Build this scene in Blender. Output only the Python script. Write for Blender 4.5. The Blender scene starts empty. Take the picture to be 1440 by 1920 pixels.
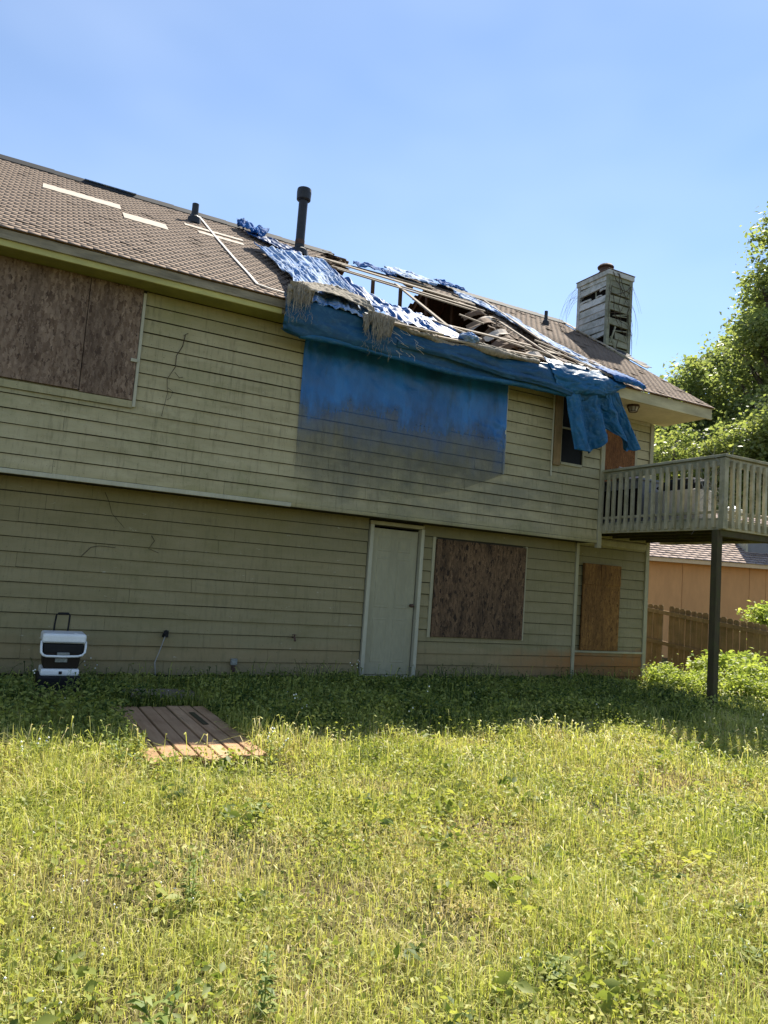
import bpy, bmesh, math, random
import numpy as np
from mathutils import Vector, Matrix, noise

random.seed(7)
rng = np.random.default_rng(11)
SC = bpy.context.scene
COL = SC.collection
R_ = math.radians

# ------------------------------------------------------------------ camera
CAM_POS = Vector((0, 0, 1.31))
CR = Vector((0.8830531, -0.46347839, 0.07351872))
CD = Vector((0.10888775, 0.04997971, -0.9927968))
CF = Vector((0.45646542, 0.88469758, 0.09460186))
cam = bpy.data.cameras.new('camera')
cam.sensor_fit = 'VERTICAL'; cam.sensor_height = 24; cam.sensor_width = 18
cam.lens = 24 * 1375 / 1920
cam.clip_start = 0.05; cam.clip_end = 2000
co = bpy.data.objects.new('camera', cam); COL.objects.link(co)
M = Matrix.Identity(4)
for i in range(3):
    M[i][0] = CR[i]; M[i][1] = -CD[i]; M[i][2] = -CF[i]; M[i][3] = CAM_POS[i]
co.matrix_world = M
SC.camera = co
SC.render.resolution_x = 768; SC.render.resolution_y = 1024

# ------------------------------------------------------------------ light
SUN = Vector((0.62, 0.51, 1.0)).normalized()
EL = math.asin(SUN.z); AZ = math.atan2(SUN.x, SUN.y)
w = bpy.data.worlds.new('World'); SC.world = w; w.use_nodes = True
nt = w.node_tree; nt.nodes.clear()
wo = nt.nodes.new('ShaderNodeOutputWorld'); bg = nt.nodes.new('ShaderNodeBackground')
sky = nt.nodes.new('ShaderNodeTexSky'); sky.sky_type = 'NISHITA'; sky.sun_disc = False
sky.sun_elevation = EL; sky.sun_rotation = AZ
sky.air_density = 1.0; sky.dust_density = 0.0; sky.ozone_density = 2.6; sky.altitude = 200
bg.inputs[1].default_value = 0.085
# a few faint clouds high in the dome
tc = nt.nodes.new('ShaderNodeTexCoord'); mp = nt.nodes.new('ShaderNodeMapping')
mp.inputs['Scale'].default_value = (1.2, 1.2, 3.0)
nz = nt.nodes.new('ShaderNodeTexNoise'); nz.inputs['Scale'].default_value = 1.5; nz.inputs['Detail'].default_value = 3; nz.inputs['Roughness'].default_value = .55
rp = nt.nodes.new('ShaderNodeMapRange'); rp.inputs[1].default_value = .3; rp.inputs[2].default_value = .8; rp.inputs[3].default_value = .03; rp.inputs[4].default_value = .17
mx = nt.nodes.new('ShaderNodeMix'); mx.data_type = 'RGBA'
mx.inputs['B'].default_value = (8.0, 8.6, 9.6, 1)
nt.links.new(tc.outputs['Generated'], mp.inputs[0]); nt.links.new(mp.outputs[0], nz.inputs['Vector'])
nt.links.new(nz.outputs[0], rp.inputs[0]); nt.links.new(rp.outputs[0], mx.inputs['Factor'])
nt.links.new(sky.outputs[0], mx.inputs['A']); nt.links.new(mx.outputs['Result'], bg.inputs[0]); nt.links.new(bg.outputs[0], wo.inputs[0])
sl = bpy.data.lights.new('sun', 'SUN'); sl.energy = 5.0; sl.angle = R_(.53); sl.color = (1, .94, .82)
so = bpy.data.objects.new('sun', sl); COL.objects.link(so)
so.rotation_euler = SUN.to_track_quat('Z', 'Y').to_euler()
SC.view_settings.view_transform = 'Standard'; SC.view_settings.look = 'None'
SC.view_settings.exposure = 1.2; SC.view_settings.gamma = 1.0; SC.view_settings.use_curve_mapping = False

# ------------------------------------------------------------------ node helpers
class NT:
    def __init__(s, name):
        s.m = bpy.data.materials.new(name); s.m.use_nodes = True
        s.t = s.m.node_tree; s.t.nodes.clear()
        s.out = s.n('ShaderNodeOutputMaterial')
        s.geo = None
    def n(s, typ, **kw):
        x = s.t.nodes.new(typ)
        for k, v in kw.items(): setattr(x, k, v)
        return x
    def l(s, a, b): s.t.links.new(a, b)
    def pos(s):
        if not s.geo: s.geo = s.n('ShaderNodeNewGeometry')
        return s.geo.outputs['Position']
    def noise(s, scale, detail=5, rough=.55, stretch=(1, 1, 1), vec=None, dist=0):
        mp = s.n('ShaderNodeMapping'); mp.inputs['Scale'].default_value = stretch
        s.l(vec if vec is not None else s.pos(), mp.inputs[0])
        z = s.n('ShaderNodeTexNoise'); z.inputs['Scale'].default_value = scale
        z.inputs['Detail'].default_value = detail; z.inputs['Roughness'].default_value = rough; z.inputs['Distortion'].default_value = dist
        s.l(mp.outputs[0], z.inputs['Vector']); return z.outputs[0]
    def rng(s, v, a, b, c=0, d=1):
        x = s.n('ShaderNodeMapRange'); x.inputs[1].default_value = a; x.inputs[2].default_value = b
        x.inputs[3].default_value = c; x.inputs[4].default_value = d; s.l(v, x.inputs[0]); return x.outputs[0]
    def math(s, op, a, b=0.):
        x = s.n('ShaderNodeMath', operation=op)
        for i, v in enumerate((a, b)):
            if isinstance(v, (int, float)): x.inputs[i].default_value = v
            else: s.l(v, x.inputs[i])
        return x.outputs[0]
    def mix(s, f, a, b, blend='MIX'):
        x = s.n('ShaderNodeMix', data_type='RGBA', blend_type=blend)
        for k, v in (('Factor', f), ('A', a), ('B', b)):
            if isinstance(v, (int, float)): x.inputs[k].default_value = v
            elif isinstance(v, tuple): x.inputs[k].default_value = (*v, 1) if len(v) == 3 else v
            else: s.l(v, x.inputs[k])
        return x.outputs['Result']
    def sep(s, v):
        x = s.n('ShaderNodeSeparateXYZ'); s.l(v, x.inputs[0]); return x.outputs
    def objrand(s):
        return s.n('ShaderNodeObjectInfo').outputs['Random']
    def attr(s, name):
        return s.n('ShaderNodeAttribute', attribute_name=name).outputs['Fac']
    def ramp(s, v, stops):
        x = s.n('ShaderNodeValToRGB'); e = x.color_ramp.elements
        while len(e) < len(stops): e.new(.5)
        for i, (p, c) in enumerate(stops): e[i].position = p; e[i].color = (*c, 1)
        s.l(v, x.inputs[0]); return x.outputs[0]
    def bump(s, h, strength=.3, dist=.01):
        x = s.n('ShaderNodeBump'); x.inputs['Strength'].default_value = strength; x.inputs['Distance'].default_value = dist
        s.l(h, x.inputs['Height']); return x.outputs[0]
    def bsdf(s, color, rough=.8, spec=.3, normal=None, metal=0, sheen=0):
        b = s.n('ShaderNodeBsdfPrincipled')
        for k, v in (('Base Color', color), ('Roughness', rough), ('Metallic', metal), ('Specular IOR Level', spec)):
            if isinstance(v, (int, float)): b.inputs[k].default_value = v
            elif isinstance(v, tuple): b.inputs[k].default_value = (*v, 1)
            else: s.l(v, b.inputs[k])
        if normal is not None: s.l(normal, b.inputs['Normal'])
        return b.outputs[0]
    def fin(s, sh):
        s.l(sh, s.out.inputs[0]); return s.m

def simple(name, col, rough=.8, spec=.3, metal=0, var=.25, scale=6, stretch=(1, 1, 1), bump=.15):
    t = NT(name)
    n1 = t.noise(scale, 6, .6, stretch); n2 = t.noise(scale * 9, 3, .6, stretch)
    d = tuple(c * (1 - var) for c in col); u = tuple(min(1, c * (1 + var)) for c in col)
    c = t.mix(t.rng(n1, .3, .7), d, u)
    c = t.mix(t.rng(n2, .35, .75, 0, .35), c, tuple(x * .6 for x in col))
    r = t.objrand()
    c = t.mix(t.rng(r, 0, 1, 0, .25), c, d)
    return t.fin(t.bsdf(c, rough, spec, t.bump(n2, bump, .004), metal))

def mat_siding():
    t = NT('painted_siding')
    p = t.pos(); x, y, z = t.sep(p)
    big = t.noise(.9, 5, .6); mid = t.noise(4, 6, .6, (.5, .5, 1.6)); fine = t.noise(60, 4, .6, (.25, .25, 1))
    base = t.mix(t.rng(mid, .3, .7), (.315, .272, .150), (.425, .37, .225))
    base = t.mix(t.rng(t.objrand(), 0, 1, 0, .35), base, (.25, .225, .13))
    # mildew: blotchy green patches
    mil = t.math('MULTIPLY', t.rng(big, .48, .68), t.rng(t.noise(7, 6, .65), .35, .7))
    base = t.mix(t.math('MULTIPLY', mil, .6), base, (.16, .17, .06))
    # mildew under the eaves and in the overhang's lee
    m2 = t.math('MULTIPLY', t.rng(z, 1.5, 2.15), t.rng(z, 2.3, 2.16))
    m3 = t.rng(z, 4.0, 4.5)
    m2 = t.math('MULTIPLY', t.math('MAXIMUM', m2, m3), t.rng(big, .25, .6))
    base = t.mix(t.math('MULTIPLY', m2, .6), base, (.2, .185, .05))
    base = t.mix(t.rng(z, 2.2, 2.16, 0, .60), base, (.15, .12, .052))  # lower storey colour darkened to stand in for its deeper shade
    # grey-green grime spread over the boards below the torn eave
    sx = t.math('MULTIPLY', t.rng(x, 3.1, 3.9), t.rng(x, 8.4, 7.2)); sz = t.math('MULTIPLY', t.rng(z, 1.5, 2.4), t.rng(z, 3.7, 3.0))
    sm = t.math('MULTIPLY', t.math('MULTIPLY', sx, sz), t.rng(t.noise(2.1, 5, .65, (1, 1, 1.4)), .3, .62))
    base = t.mix(t.math('MULTIPLY', sm, .6), base, (.115, .115, .085))
    # clay splashed on the lowest boards
    wob = t.math('ADD', z, t.rng(t.noise(2.2, 4), .2, .8, -.13, .13))
    clay = t.math('MULTIPLY', t.rng(wob, .46, .30), t.rng(x, 6.5, 8.5, .15, 1.))
    base = t.mix(clay, base, (.27, .125, .038))
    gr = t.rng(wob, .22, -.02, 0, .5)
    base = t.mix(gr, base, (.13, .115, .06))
    streak = t.noise(26, 4, .6, (1, 1, .06))
    base = t.mix(t.rng(streak, .52, .75, 0, .5), base, (.12, .105, .055))
    stn = t.noise(1.7, 6, .7, (.6, 1, 2.2), dist=.6); base = t.mix(t.rng(stn, .55, .72, 0, .45), base, (.16, .14, .06))
    pk = t.noise(13, 5, .75, (.5, .5, 1.5)); base = t.mix(t.rng(pk, .66, .70, 0, .5), base, (.42, .40, .32))
    sp = t.noise(70, 2, .5)
    base = t.mix(t.rng(sp, .68, .74, 0, .7), base, (.07, .06, .03))
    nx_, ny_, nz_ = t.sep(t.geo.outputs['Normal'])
    base = t.mix(t.rng(nz_, -.5, -.8), base, (.05, .045, .02))  # undersides painted dark so the shadow lines between boards read stronger
    return t.fin(t.bsdf(base, .72, .25, t.bump(fine, .35, .004)))

def mat_osb(name, a, b, dark, rot=False):
    t = NT(name)
    st = (1, 1, 1)
    v = t.n('ShaderNodeTexVoronoi'); v.inputs['Scale'].default_value = 52
    mp = t.n('ShaderNodeMapping'); mp.inputs['Scale'].default_value = (1.0, 1, .30); mp.inputs['Rotation'].default_value = (0, .35, 0)
    nzv = t.n('ShaderNodeTexNoise'); nzv.inputs['Scale'].default_value = 30
    t.l(t.pos(), nzv.inputs['Vector'])
    ad = t.n('ShaderNodeVectorMath', operation='MULTIPLY_ADD'); ad.inputs[1].default_value = (.05, .05, .05)
    t.l(nzv.outputs['Color'], ad.inputs[0]); t.l(t.pos(), ad.inputs[2])
    t.l(ad.outputs[0], mp.inputs[0]); t.l(mp.outputs[0], v.inputs['Vector'])
    cc = t.sep(v.outputs['Color'])
    c = t.mix(t.rng(cc[0], .1, .9), a, b)
    c = t.mix(t.rng(cc[1], .72, .95, 0, .85), c, dark); c = t.mix(t.rng(cc[2], .8, 1, 0, .6), c, tuple(k * 1.5 for k in b))
    n = t.noise(2.2, 6, .65, (1.4, 1, .35)); c = t.mix(t.rng(n, .45, .68, 0, .75), c, dark); n5 = t.noise(14, 4, .6, (1, 1, .3)); c = t.mix(t.rng(n5, .5, .7, 0, .4), c, b)
    n3 = t.noise(90, 3, .7); c = t.mix(t.rng(n3, .55, .7, 0, .5), c, dark)
    return t.fin(t.bsdf(c, .85, .15, t.bump(cc[2], .5, .004)))

def mat_wood(name, a, b, axis='X', moss=0., dark=(.03, .025, .018)):
    t = NT(name)
    st = {'X': (.08, 1, 1), 'Y': (1, .08, 1), 'Z': (1, 1, .08)}[axis]
    g = t.noise(28, 6, .65, st, dist=.4); n = t.noise(3, 4, .6)
    c = t.mix(t.rng(g, .3, .7), a, b)
    c = t.mix(t.rng(g, .62, .75, 0, .7), c, dark)
    c = t.mix(t.rng(t.objrand(), 0, 1, 0, .4), c, tuple(x * .55 for x in a))
    c = t.mix(t.rng(n, .45, .7, 0, .45), c, tuple(x * .5 for x in a))
    if moss: c = t.mix(t.rng(t.noise(6, 6, .7), .45, .65, 0, moss), c, (.09, .11, .03))
    return t.fin(t.bsdf(c, .88, .15, t.bump(g, .5, .004)))

def mat_shingle(name='asphalt_shingles', a=(.165, .12, .09), b=(.195, .145, .11)):
    t = NT(name)
    at = t.attr('tint'); big = t.noise(.8, 5, .6); gr = t.noise(300, 2, .6)
    c = t.mix(t.rng(at, 0, 1), a, b)
    c = t.mix(t.rng(big, .4, .7, 0, .4), c, tuple(x * .72 for x in a)); stk = t.noise(2.4, 5, .65, (1.6, .3, .3)); c = t.mix(t.rng(stk, .5, .7, 0, .35), c, tuple(x * .6 for x in a))
    c = t.mix(t.rng(gr, .4, .65, 0, .5), c, (.36, .29, .24))
    return t.fin(t.bsdf(c, .92, .12, t.bump(gr, .6, .003)))

def mat_tarp(name, blue=(.018, .135, .43), fade=(.55, .62, .70), famt=.0, trans=.12, rough=.42, fth=(.5, .62)):
    t = NT(name)
    n = t.noise(2.2, 6, .65, (1.2, 1, 1)); st = t.noise(9, 6, .7, (.7, 1.4, 1.4), dist=1.2)
    v = t.mix(t.rng(n, .35, .7), tuple(c * .75 for c in blue), tuple(c * 1.15 for c in blue))
    if famt:
        c = t.mix(t.rng(st, fth[0], fth[1], 0, famt), v, fade)
    else: c = v
    dirt = t.noise(5, 7, .7); c = t.mix(t.rng(dirt, .52, .75, 0, .5), c, (.05, .07, .05))
    wv = t.noise(220, 2, .5)
    crk = t.noise(16, 3, .5, dist=.8)
    h = t.math('ADD', t.math('MULTIPLY', wv, .3), t.math('MULTIPLY', crk, 3.))
    sh = t.bsdf(c, rough, .3, t.bump(h, .25, .008))
    tr = t.n('ShaderNodeBsdfTranslucent'); t.l(c, tr.inputs[0])
    ms = t.n('ShaderNodeMixShader'); ms.inputs[0].default_value = trans
    t.l(sh, ms.inputs[1]); t.l(tr.outputs[0], ms.inputs[2])
    return t.fin(ms.outputs[0])

def mat_film():
    # worn sheet: opaque blue weave at the top, thin clear plastic where the coating has gone
    t = NT('worn_blue_sheeting')
    x, y, z = t.sep(t.pos())
    n = t.noise(2.6, 6, .65, (1.2, 1, .8)); n2 = t.noise(9, 6, .7, (2, 1, .35))
    zz = t.math('ADD', z, t.math('ADD', t.rng(n, .2, .8, -.32, .32), t.rng(n2, .2, .8, -.12, .12)))
    fac = t.rng(zz, 3.0, 3.72)
    low = t.rng(zz, 2.35, 3.3, 0.0, .52)
    alpha = t.math('MAXIMUM', t.math('MULTIPLY', fac, .985), low)
    blotch = t.noise(1.4, 5, .6, (1.8, 1, .7))
    blue = t.mix(t.rng(blotch, .35, .65), (.006, .065, .19), (.012, .135, .38))
    green = t.mix(t.rng(t.noise(1.9, 5, .7, (2.5, 1, .5)), .56, .68, 0, .5), blue, (.014, .045, .045))
    c = t.mix(fac, (.055, .06, .05), green)
    sc = t.noise(60, 3, .7, (2, 1, .3)); c = t.mix(t.rng(sc, .66, .76, 0, .25), c, (.06, .16, .28))
    wr = t.noise(11, 6, .7, (1, 1, .6), dist=1.4)
    b = t.bsdf(c, .38, .45, t.bump(wr, .5, .02))
    tp = t.n('ShaderNodeBsdfTransparent'); ms = t.n('ShaderNodeMixShader')
    t.l(alpha, ms.inputs[0]); t.l(tp.outputs[0], ms.inputs[1]); t.l(b, ms.inputs[2])
    return t.fin(ms.outputs[0])

def mat_leaf(name, stops, trans=.45, rough=.55, spec=.25, tcol=1.25, patch=None):
    t = NT(name)
    at = t.attr('tint'); c = t.ramp(at, stops)
    d = t.bsdf(c, rough, spec)
    tr = t.n('ShaderNodeBsdfTranslucent')
    c2 = t.mix(1.0, c, (tcol, tcol * 1.05, tcol * .6), 'MULTIPLY')
    t.l(c2, tr.inputs[0]); ms = t.n('ShaderNodeMixShader'); ms.inputs[0].default_value = trans
    t.l(d, ms.inputs[1]); t.l(tr.outputs[0], ms.inputs[2]); return t.fin(ms.outputs[0])

def mat_ground():
    t = NT('soil_and_thatch')
    n = t.noise(1.2, 6, .6); f = t.noise(30, 5, .7); x, y, z = t.sep(t.pos())
    c = t.mix(t.rng(n, .4, .62), (.095, .10, .03), (.16, .125, .06))
    c = t.mix(t.rng(f, .4, .7, 0, .8), c, (.05, .045, .02))
    c = t.mix(t.rng(t.noise(.7, 4), .6, .72, 0, .5), c, (.22, .12, .06))
    return t.fin(t.bsdf(c, .95, .1, t.bump(f, .9, .04)))

MT = dict(
    siding=mat_siding(),
    wall=simple('sheathing', (.035, .03, .018)),
    trim=simple('weathered_cream_trim', (.34, .31, .20), .7, var=.2, scale=5, stretch=(1, 1, .25)),
    trimw=simple('dirty_white_trim', (.40, .38, .28), .6, var=.12, scale=5, stretch=(1, 1, .25)),
    fascia=simple('mossy_fascia_paint', (.46, .43, .16), .75, var=.25, scale=3, stretch=(.4, 1, 2)),
    fasciad=simple('rotten_drip_board', (.25, .215, .15), .85, var=.5, scale=5, stretch=(.5, 1, 3)),
    fasciac=simple('dirty_cream_fascia', (.42, .37, .22), .75, var=.3, scale=3, stretch=(.5, 1, 2)),
    soffit=simple('cream_soffit_paint', (.55, .47, .30), .75, var=.15, scale=2),
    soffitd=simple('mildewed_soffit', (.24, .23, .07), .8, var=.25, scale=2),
    osb=mat_osb('weathered_osb', (.13, .085, .058), (.23, .165, .12), (.055, .035, .026)),
    osb2=mat_osb('dark_stained_osb', (.085, .05, .028), (.16, .098, .055), (.014, .011, .009)),
    ply=mat_osb('orange_plywood', (.16, .078, .024), (.24, .12, .036), (.07, .034, .013)),
    plyd=mat_osb('reddish_plywood', (.14, .062, .025), (.2, .09, .035), (.07, .03, .014)),
    door=simple('off_white_door_paint', (.30, .28, .185), .6, .2, var=.15, scale=3, stretch=(1, 1, .3), bump=.05),
    shingle=mat_shingle(),
    shingle_pink=mat_shingle('pinkish_grey_shingles', (.26, .20, .17), (.38, .30, .27)),
    under=simple('bare_underlayment', (.55, .46, .37), .9, var=.15, scale=8),
    deckply=mat_wood('roof_decking', (.16, .10, .065), (.24, .16, .10), 'X'),
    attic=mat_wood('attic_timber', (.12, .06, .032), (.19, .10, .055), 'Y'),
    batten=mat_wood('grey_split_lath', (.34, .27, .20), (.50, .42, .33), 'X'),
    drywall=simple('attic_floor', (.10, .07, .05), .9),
    ridge=simple('black_ridge_felt', (.02, .02, .022), .8),
    blackpipe=simple('black_pipe_paint', (.016, .016, .018), .5, .4, var=.4, scale=12, bump=.05),
    rust=simple('rusted_metal', (.09, .05, .035), .7, .4, .3, var=.5, scale=20),
    pale=mat_wood('silvered_chimney_board', (.42, .42, .41), (.60, .60, .57), 'X', .35),
    pale2=mat_wood('mossy_chimney_board', (.20, .20, .15), (.31, .31, .235), 'X', .3),
    black=simple('unlit_void', (.012, .010, .009), .95, .0),
    tarpblue=mat_tarp('blue_tarp', (.008, .06, .20), famt=.0, trans=.16, rough=.55),
    tarpinner=mat_tarp('clean_blue_tarp', (.03, .13, .36), (.25, .38, .55), famt=.35, trans=.2, rough=.6, fth=(.55, .75)),
    tarpband=mat_tarp('blue_tarp_band', (.010, .075, .165), (.05, .14, .22), famt=.4, trans=.14, rough=.5),
    tarpdrape=mat_tarp('blue_tarp_drape', (.014, .13, .29), (.10, .24, .36), famt=.4, trans=.3, rough=.5),
    tarproof=mat_tarp('sun_bleached_tarp', (.035, .19, .50), (.46, .52, .58), famt=.85, trans=.12, rough=.8, fth=(.40, .60)),
    tarpmid=mat_tarp('creased_blue_tarp', (.02, .15, .46), (.3, .42, .58), famt=.4, trans=.3, rough=.8, fth=(.52, .66)),
    fringe=simple('shredded_tarp_backing', (.26, .22, .165), .9, var=.4, scale=14, stretch=(2, 2, .4), bump=.8),
    film=mat_film(),
    fibre=simple('frayed_fibre', (.30, .265, .21), .95, var=.6, scale=40, stretch=(2, 2, .3)),
    deckw=mat_wood('silvered_mossy_deck_wood', (.33, .295, .195), (.50, .455, .325), 'Z', .3),
    deckx=mat_wood('silvered_deck_rail', (.26, .25, .18), (.40, .385, .29), 'Y', .35),
    post=mat_wood('dark_treated_post', (.055, .045, .025), (.085, .07, .04), 'Z', .3),
    fence=mat_wood('brown_fence_wood', (.22, .145, .07), (.33, .225, .12), 'Z', .2),
    plank=mat_wood('bleached_platform_plank', (.38, .22, .12), (.55, .36, .21), 'Y'),
    conc=simple('mossy_concrete', (.20, .165, .115), .9, var=.35, scale=8, bump=.5),
    found=simple('clay_stained_foundation', (.20, .12, .065), .9, var=.35, scale=5, bump=.6),
    orange=simple('orange_house_paint', (.62, .32, .13), .75, var=.12, scale=.8, stretch=(1, 1, .3)),
    orangetrim=simple('pale_orange_fascia', (.62, .45, .27), .7, var=.1),
    white=simple('cooler_white_plastic', (.72, .74, .74), .35, .5, var=.05, scale=12, bump=.02),
    blackpl=simple('cooler_black_plastic', (.012, .012, .013), .6, .2, var=.3, scale=15, bump=.03),
    brownpl=simple('cooler_dark_brown_plastic', (.022, .015, .010), .6, .2, var=.3, scale=15, bump=.03),
    greylab=simple('grey_sticker', (.22, .23, .21), .5, var=.4, scale=60),
    dark=simple('charcoal_fabric', (.022, .024, .032), .9, var=.4, scale=10),
    grey=simple('pale_grey_panel', (.42, .40, .36), .8, var=.18, scale=4, stretch=(1, 1, .3)),
    greyd=simple('mid_grey_panel', (.20, .20, .21), .8, var=.18, scale=4),
    card=simple('pinkish_cardboard', (.35, .27, .24), .85, var=.1),
    glass=simple('dusty_black_glass', (.010, .010, .009), .5, .08, var=.3, bump=.02),
    frost=simple('milky_lamp_glass', (.35, .31, .24), .3, .5, var=.2, bump=.02),
    vine=simple('dead_vine_stem', (.06, .045, .03), .9),
    vineg=simple('bleached_vine_hair', (.30, .29, .27), .9),
    cord=simple('white_cord', (.72, .66, .58), .8, var=.1),
    bark=simple('tree_bark', (.09, .07, .05), .95, var=.4, scale=8, stretch=(2, 2, .4), bump=.8),
    bag=simple('white_plastic_bag', (.75, .75, .72), .4, .5, var=.1),
    ground=mat_ground(),
    flower=simple('white_petals', (.80, .80, .74), .7, var=.05),
    grass=mat_leaf('lawn_grass_blades', [(0, (.54, .44, .25)), (.22, (.56, .54, .18)), (.5, (.47, .475, .125)), (.75, (.20, .25, .05)), (1, (.045, .085, .02))], .42, tcol=1.1),
    broad=mat_leaf('broad_weed_leaves', [(0, (.46, .44, .13)), (.5, (.28, .31, .075)), (1, (.045, .085, .02))], .42),
    weed=mat_leaf('tall_weed_leaves', [(0, (.28, .32, .08)), (.5, (.15, .21, .06)), (1, (.07, .12, .03))], .4),
    shrub=mat_leaf('shrub_leaves', [(0, (.50, .52, .16)), (.5, (.34, .39, .09)), (1, (.13, .19, .04))], .45),
    tree=mat_leaf('tree_leaves', [(0, (.33, .34, .13)), (.5, (.22, .255, .105)), (1, (.11, .14, .06))], .58, .45, .4),
    tree2=mat_leaf('yellow_green_tree_leaves', [(0, (.33, .33, .12)), (.5, (.23, .26, .095)), (1, (.11, .145, .055))], .58, .45, .4),
)

# ------------------------------------------------------------------ object helpers
def link(o, parent=None):
    COL.objects.link(o)
    if parent is not None: o.parent = parent
    return o
def thing(name, label, cat, loc=(0, 0, 0), group=None):
    o = bpy.data.objects.new(name, None); COL.objects.link(o); o.location = loc; o.empty_display_size = .1
    o['label'] = label; o['category'] = cat
    if group: o['group'] = group
    return o
def tag(o, label=None, cat=None, group=None, kind=None):
    if label: o['label'] = label
    if cat: o['category'] = cat
    if group: o['group'] = group
    if kind: o['kind'] = kind
    return o
class MB:
    def __init__(s): s.v = []; s.f = []
    def add(s, vs, fs):
        k = len(s.v); s.v += [tuple(v) for v in vs]; s.f += [tuple(i + k for i in f) for f in fs]; return s
    def box(s, x0, x1, y0, y1, z0, z1):
        vs = [(x, y, z) for z in (z0, z1) for y in (y0, y1) for x in (x0, x1)]
        return s.add(vs, [(0, 2, 3, 1), (4, 5, 7, 6), (0, 1, 5, 4), (1, 3, 7, 5), (3, 2, 6, 7), (2, 0, 4, 6)])
    def beam(s, p, q, w, h, up=(0, 0, 1)):
        p = Vector(p); q = Vector(q); d = (q - p).normalized(); up = Vector(up)
        a = d.cross(up)
        if a.length < 1e-4: a = d.cross(Vector((1, 0, 0)))
        a.normalize(); b = a.cross(d).normalized(); a *= w / 2; b *= h / 2
        vs = [p - a - b, p + a - b, p + a + b, p - a + b, q - a - b, q + a - b, q + a + b, q - a + b]
        return s.add(vs, [(0, 3, 2, 1), (4, 5, 6, 7), (0, 1, 5, 4), (1, 2, 6, 5), (2, 3, 7, 6), (3, 0, 4, 7)])
    def tube(s, pts, r, n=6, r1=None, cap=True):
        pts = [Vector(p) for p in pts]; k = len(s.v); L = len(pts)
        for i, p in enumerate(pts):
            d = (pts[min(i + 1, L - 1)] - pts[max(i - 1, 0)])
            d = d.normalized() if d.length > 1e-6 else Vector((0, 0, 1))
            a = d.cross(Vector((.3, .2, 1)).normalized())
            if a.length < 1e-3: a = d.cross(Vector((1, 0, 0)))
            a.normalize(); b = d.cross(a)
            rr = r if r1 is None else r + (r1 - r) * i / max(1, L - 1)
            for j in range(n):
                t = 2 * math.pi * j / n; s.v.append(tuple(p + (a * math.cos(t) + b * math.sin(t)) * rr))
        for i in range(L - 1):
            for j in range(n):
                j2 = (j + 1) % n; s.f.append((k + i * n + j, k + i * n + j2, k + (i + 1) * n + j2, k + (i + 1) * n + j))
        if cap:
            s.f.append(tuple(k + j for j in range(n))[::-1]); s.f.append(tuple(k + (L - 1) * n + j for j in range(n)))
        return s
    def lathe(s, prof, c=(0, 0, 0), n=16):
        k = len(s.v)
        for r, z in prof:
            for j in range(n):
                t = 2 * math.pi * j / n; s.v.append((c[0] + r * math.cos(t), c[1] + r * math.sin(t), c[2] + z))
        for i in range(len(prof) - 1):
            for j in range(n):
                j2 = (j + 1) % n; s.f.append((k + i * n + j, k + i * n + j2, k + (i + 1) * n + j2, k + (i + 1) * n + j))
        s.f.append(tuple(k + j for j in range(n))[::-1]); s.f.append(tuple(k + (len(prof) - 1) * n + j for j in range(n)))
        return s
    def build(s, name, mat, parent=None, smooth=False, bevel=0, seg=1):
        me = bpy.data.meshes.new(name); me.from_pydata(s.v, [], s.f); me.update()
        if mat: me.materials.append(MT[mat] if isinstance(mat, str) else mat)
        if smooth: me.polygons.foreach_set('use_smooth', [True] * len(me.polygons))
        o = bpy.data.objects.new(name, me); link(o, parent)
        if bevel:
            b = o.modifiers.new('b', 'BEVEL'); b.width = bevel; b.segments = seg; b.limit_method = 'ANGLE'
        if parent is not None and parent.type == 'EMPTY' and parent.location.length > 0:
            me.transform(Matrix.Translation(-parent.location))
        return o
def np_mesh(name, V, nper, F, mat, tint=None, parent=None, smooth=False):
    """V (N,nper,3) verts of N equal elements; F list of index tuples inside one element"""
    N = V.shape[0]; me = bpy.data.meshes.new(name)
    me.vertices.add(N * nper); me.vertices.foreach_set('co', V.reshape(-1).astype(np.float32))
    base = (np.arange(N) * nper)[:, None]
    tot = [len(f) for f in F]; flat = np.concatenate([np.array(f) for f in F])
    loops = (base + flat[None, :]).reshape(-1).astype(np.int32)
    me.loops.add(len(loops)); me.loops.foreach_set('vertex_index', loops)
    tots = np.tile(np.array(tot, np.int32), N); st = np.concatenate([[0], np.cumsum(tots)[:-1]]).astype(np.int32)
    me.polygons.add(len(tots)); me.polygons.foreach_set('loop_start', st); me.polygons.foreach_set('loop_total', tots)
    if smooth: me.polygons.foreach_set('use_smooth', np.ones(len(tots), bool))
    me.update(calc_edges=True)
    if tint is not None:
        a = me.attributes.new('tint', 'FLOAT', 'POINT'); a.data.foreach_set('value', np.repeat(tint, nper).astype(np.float32))
    me.materials.append(MT[mat]); o = bpy.data.objects.new(name, me); link(o, parent); return o
def nz3(x, y, z=0.): return noise.noise(Vector((x, y, z)))
def fbm(x, y, z=0., o=4):
    return noise.fractal(Vector((x, y, z)), 1., 2., o)

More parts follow.
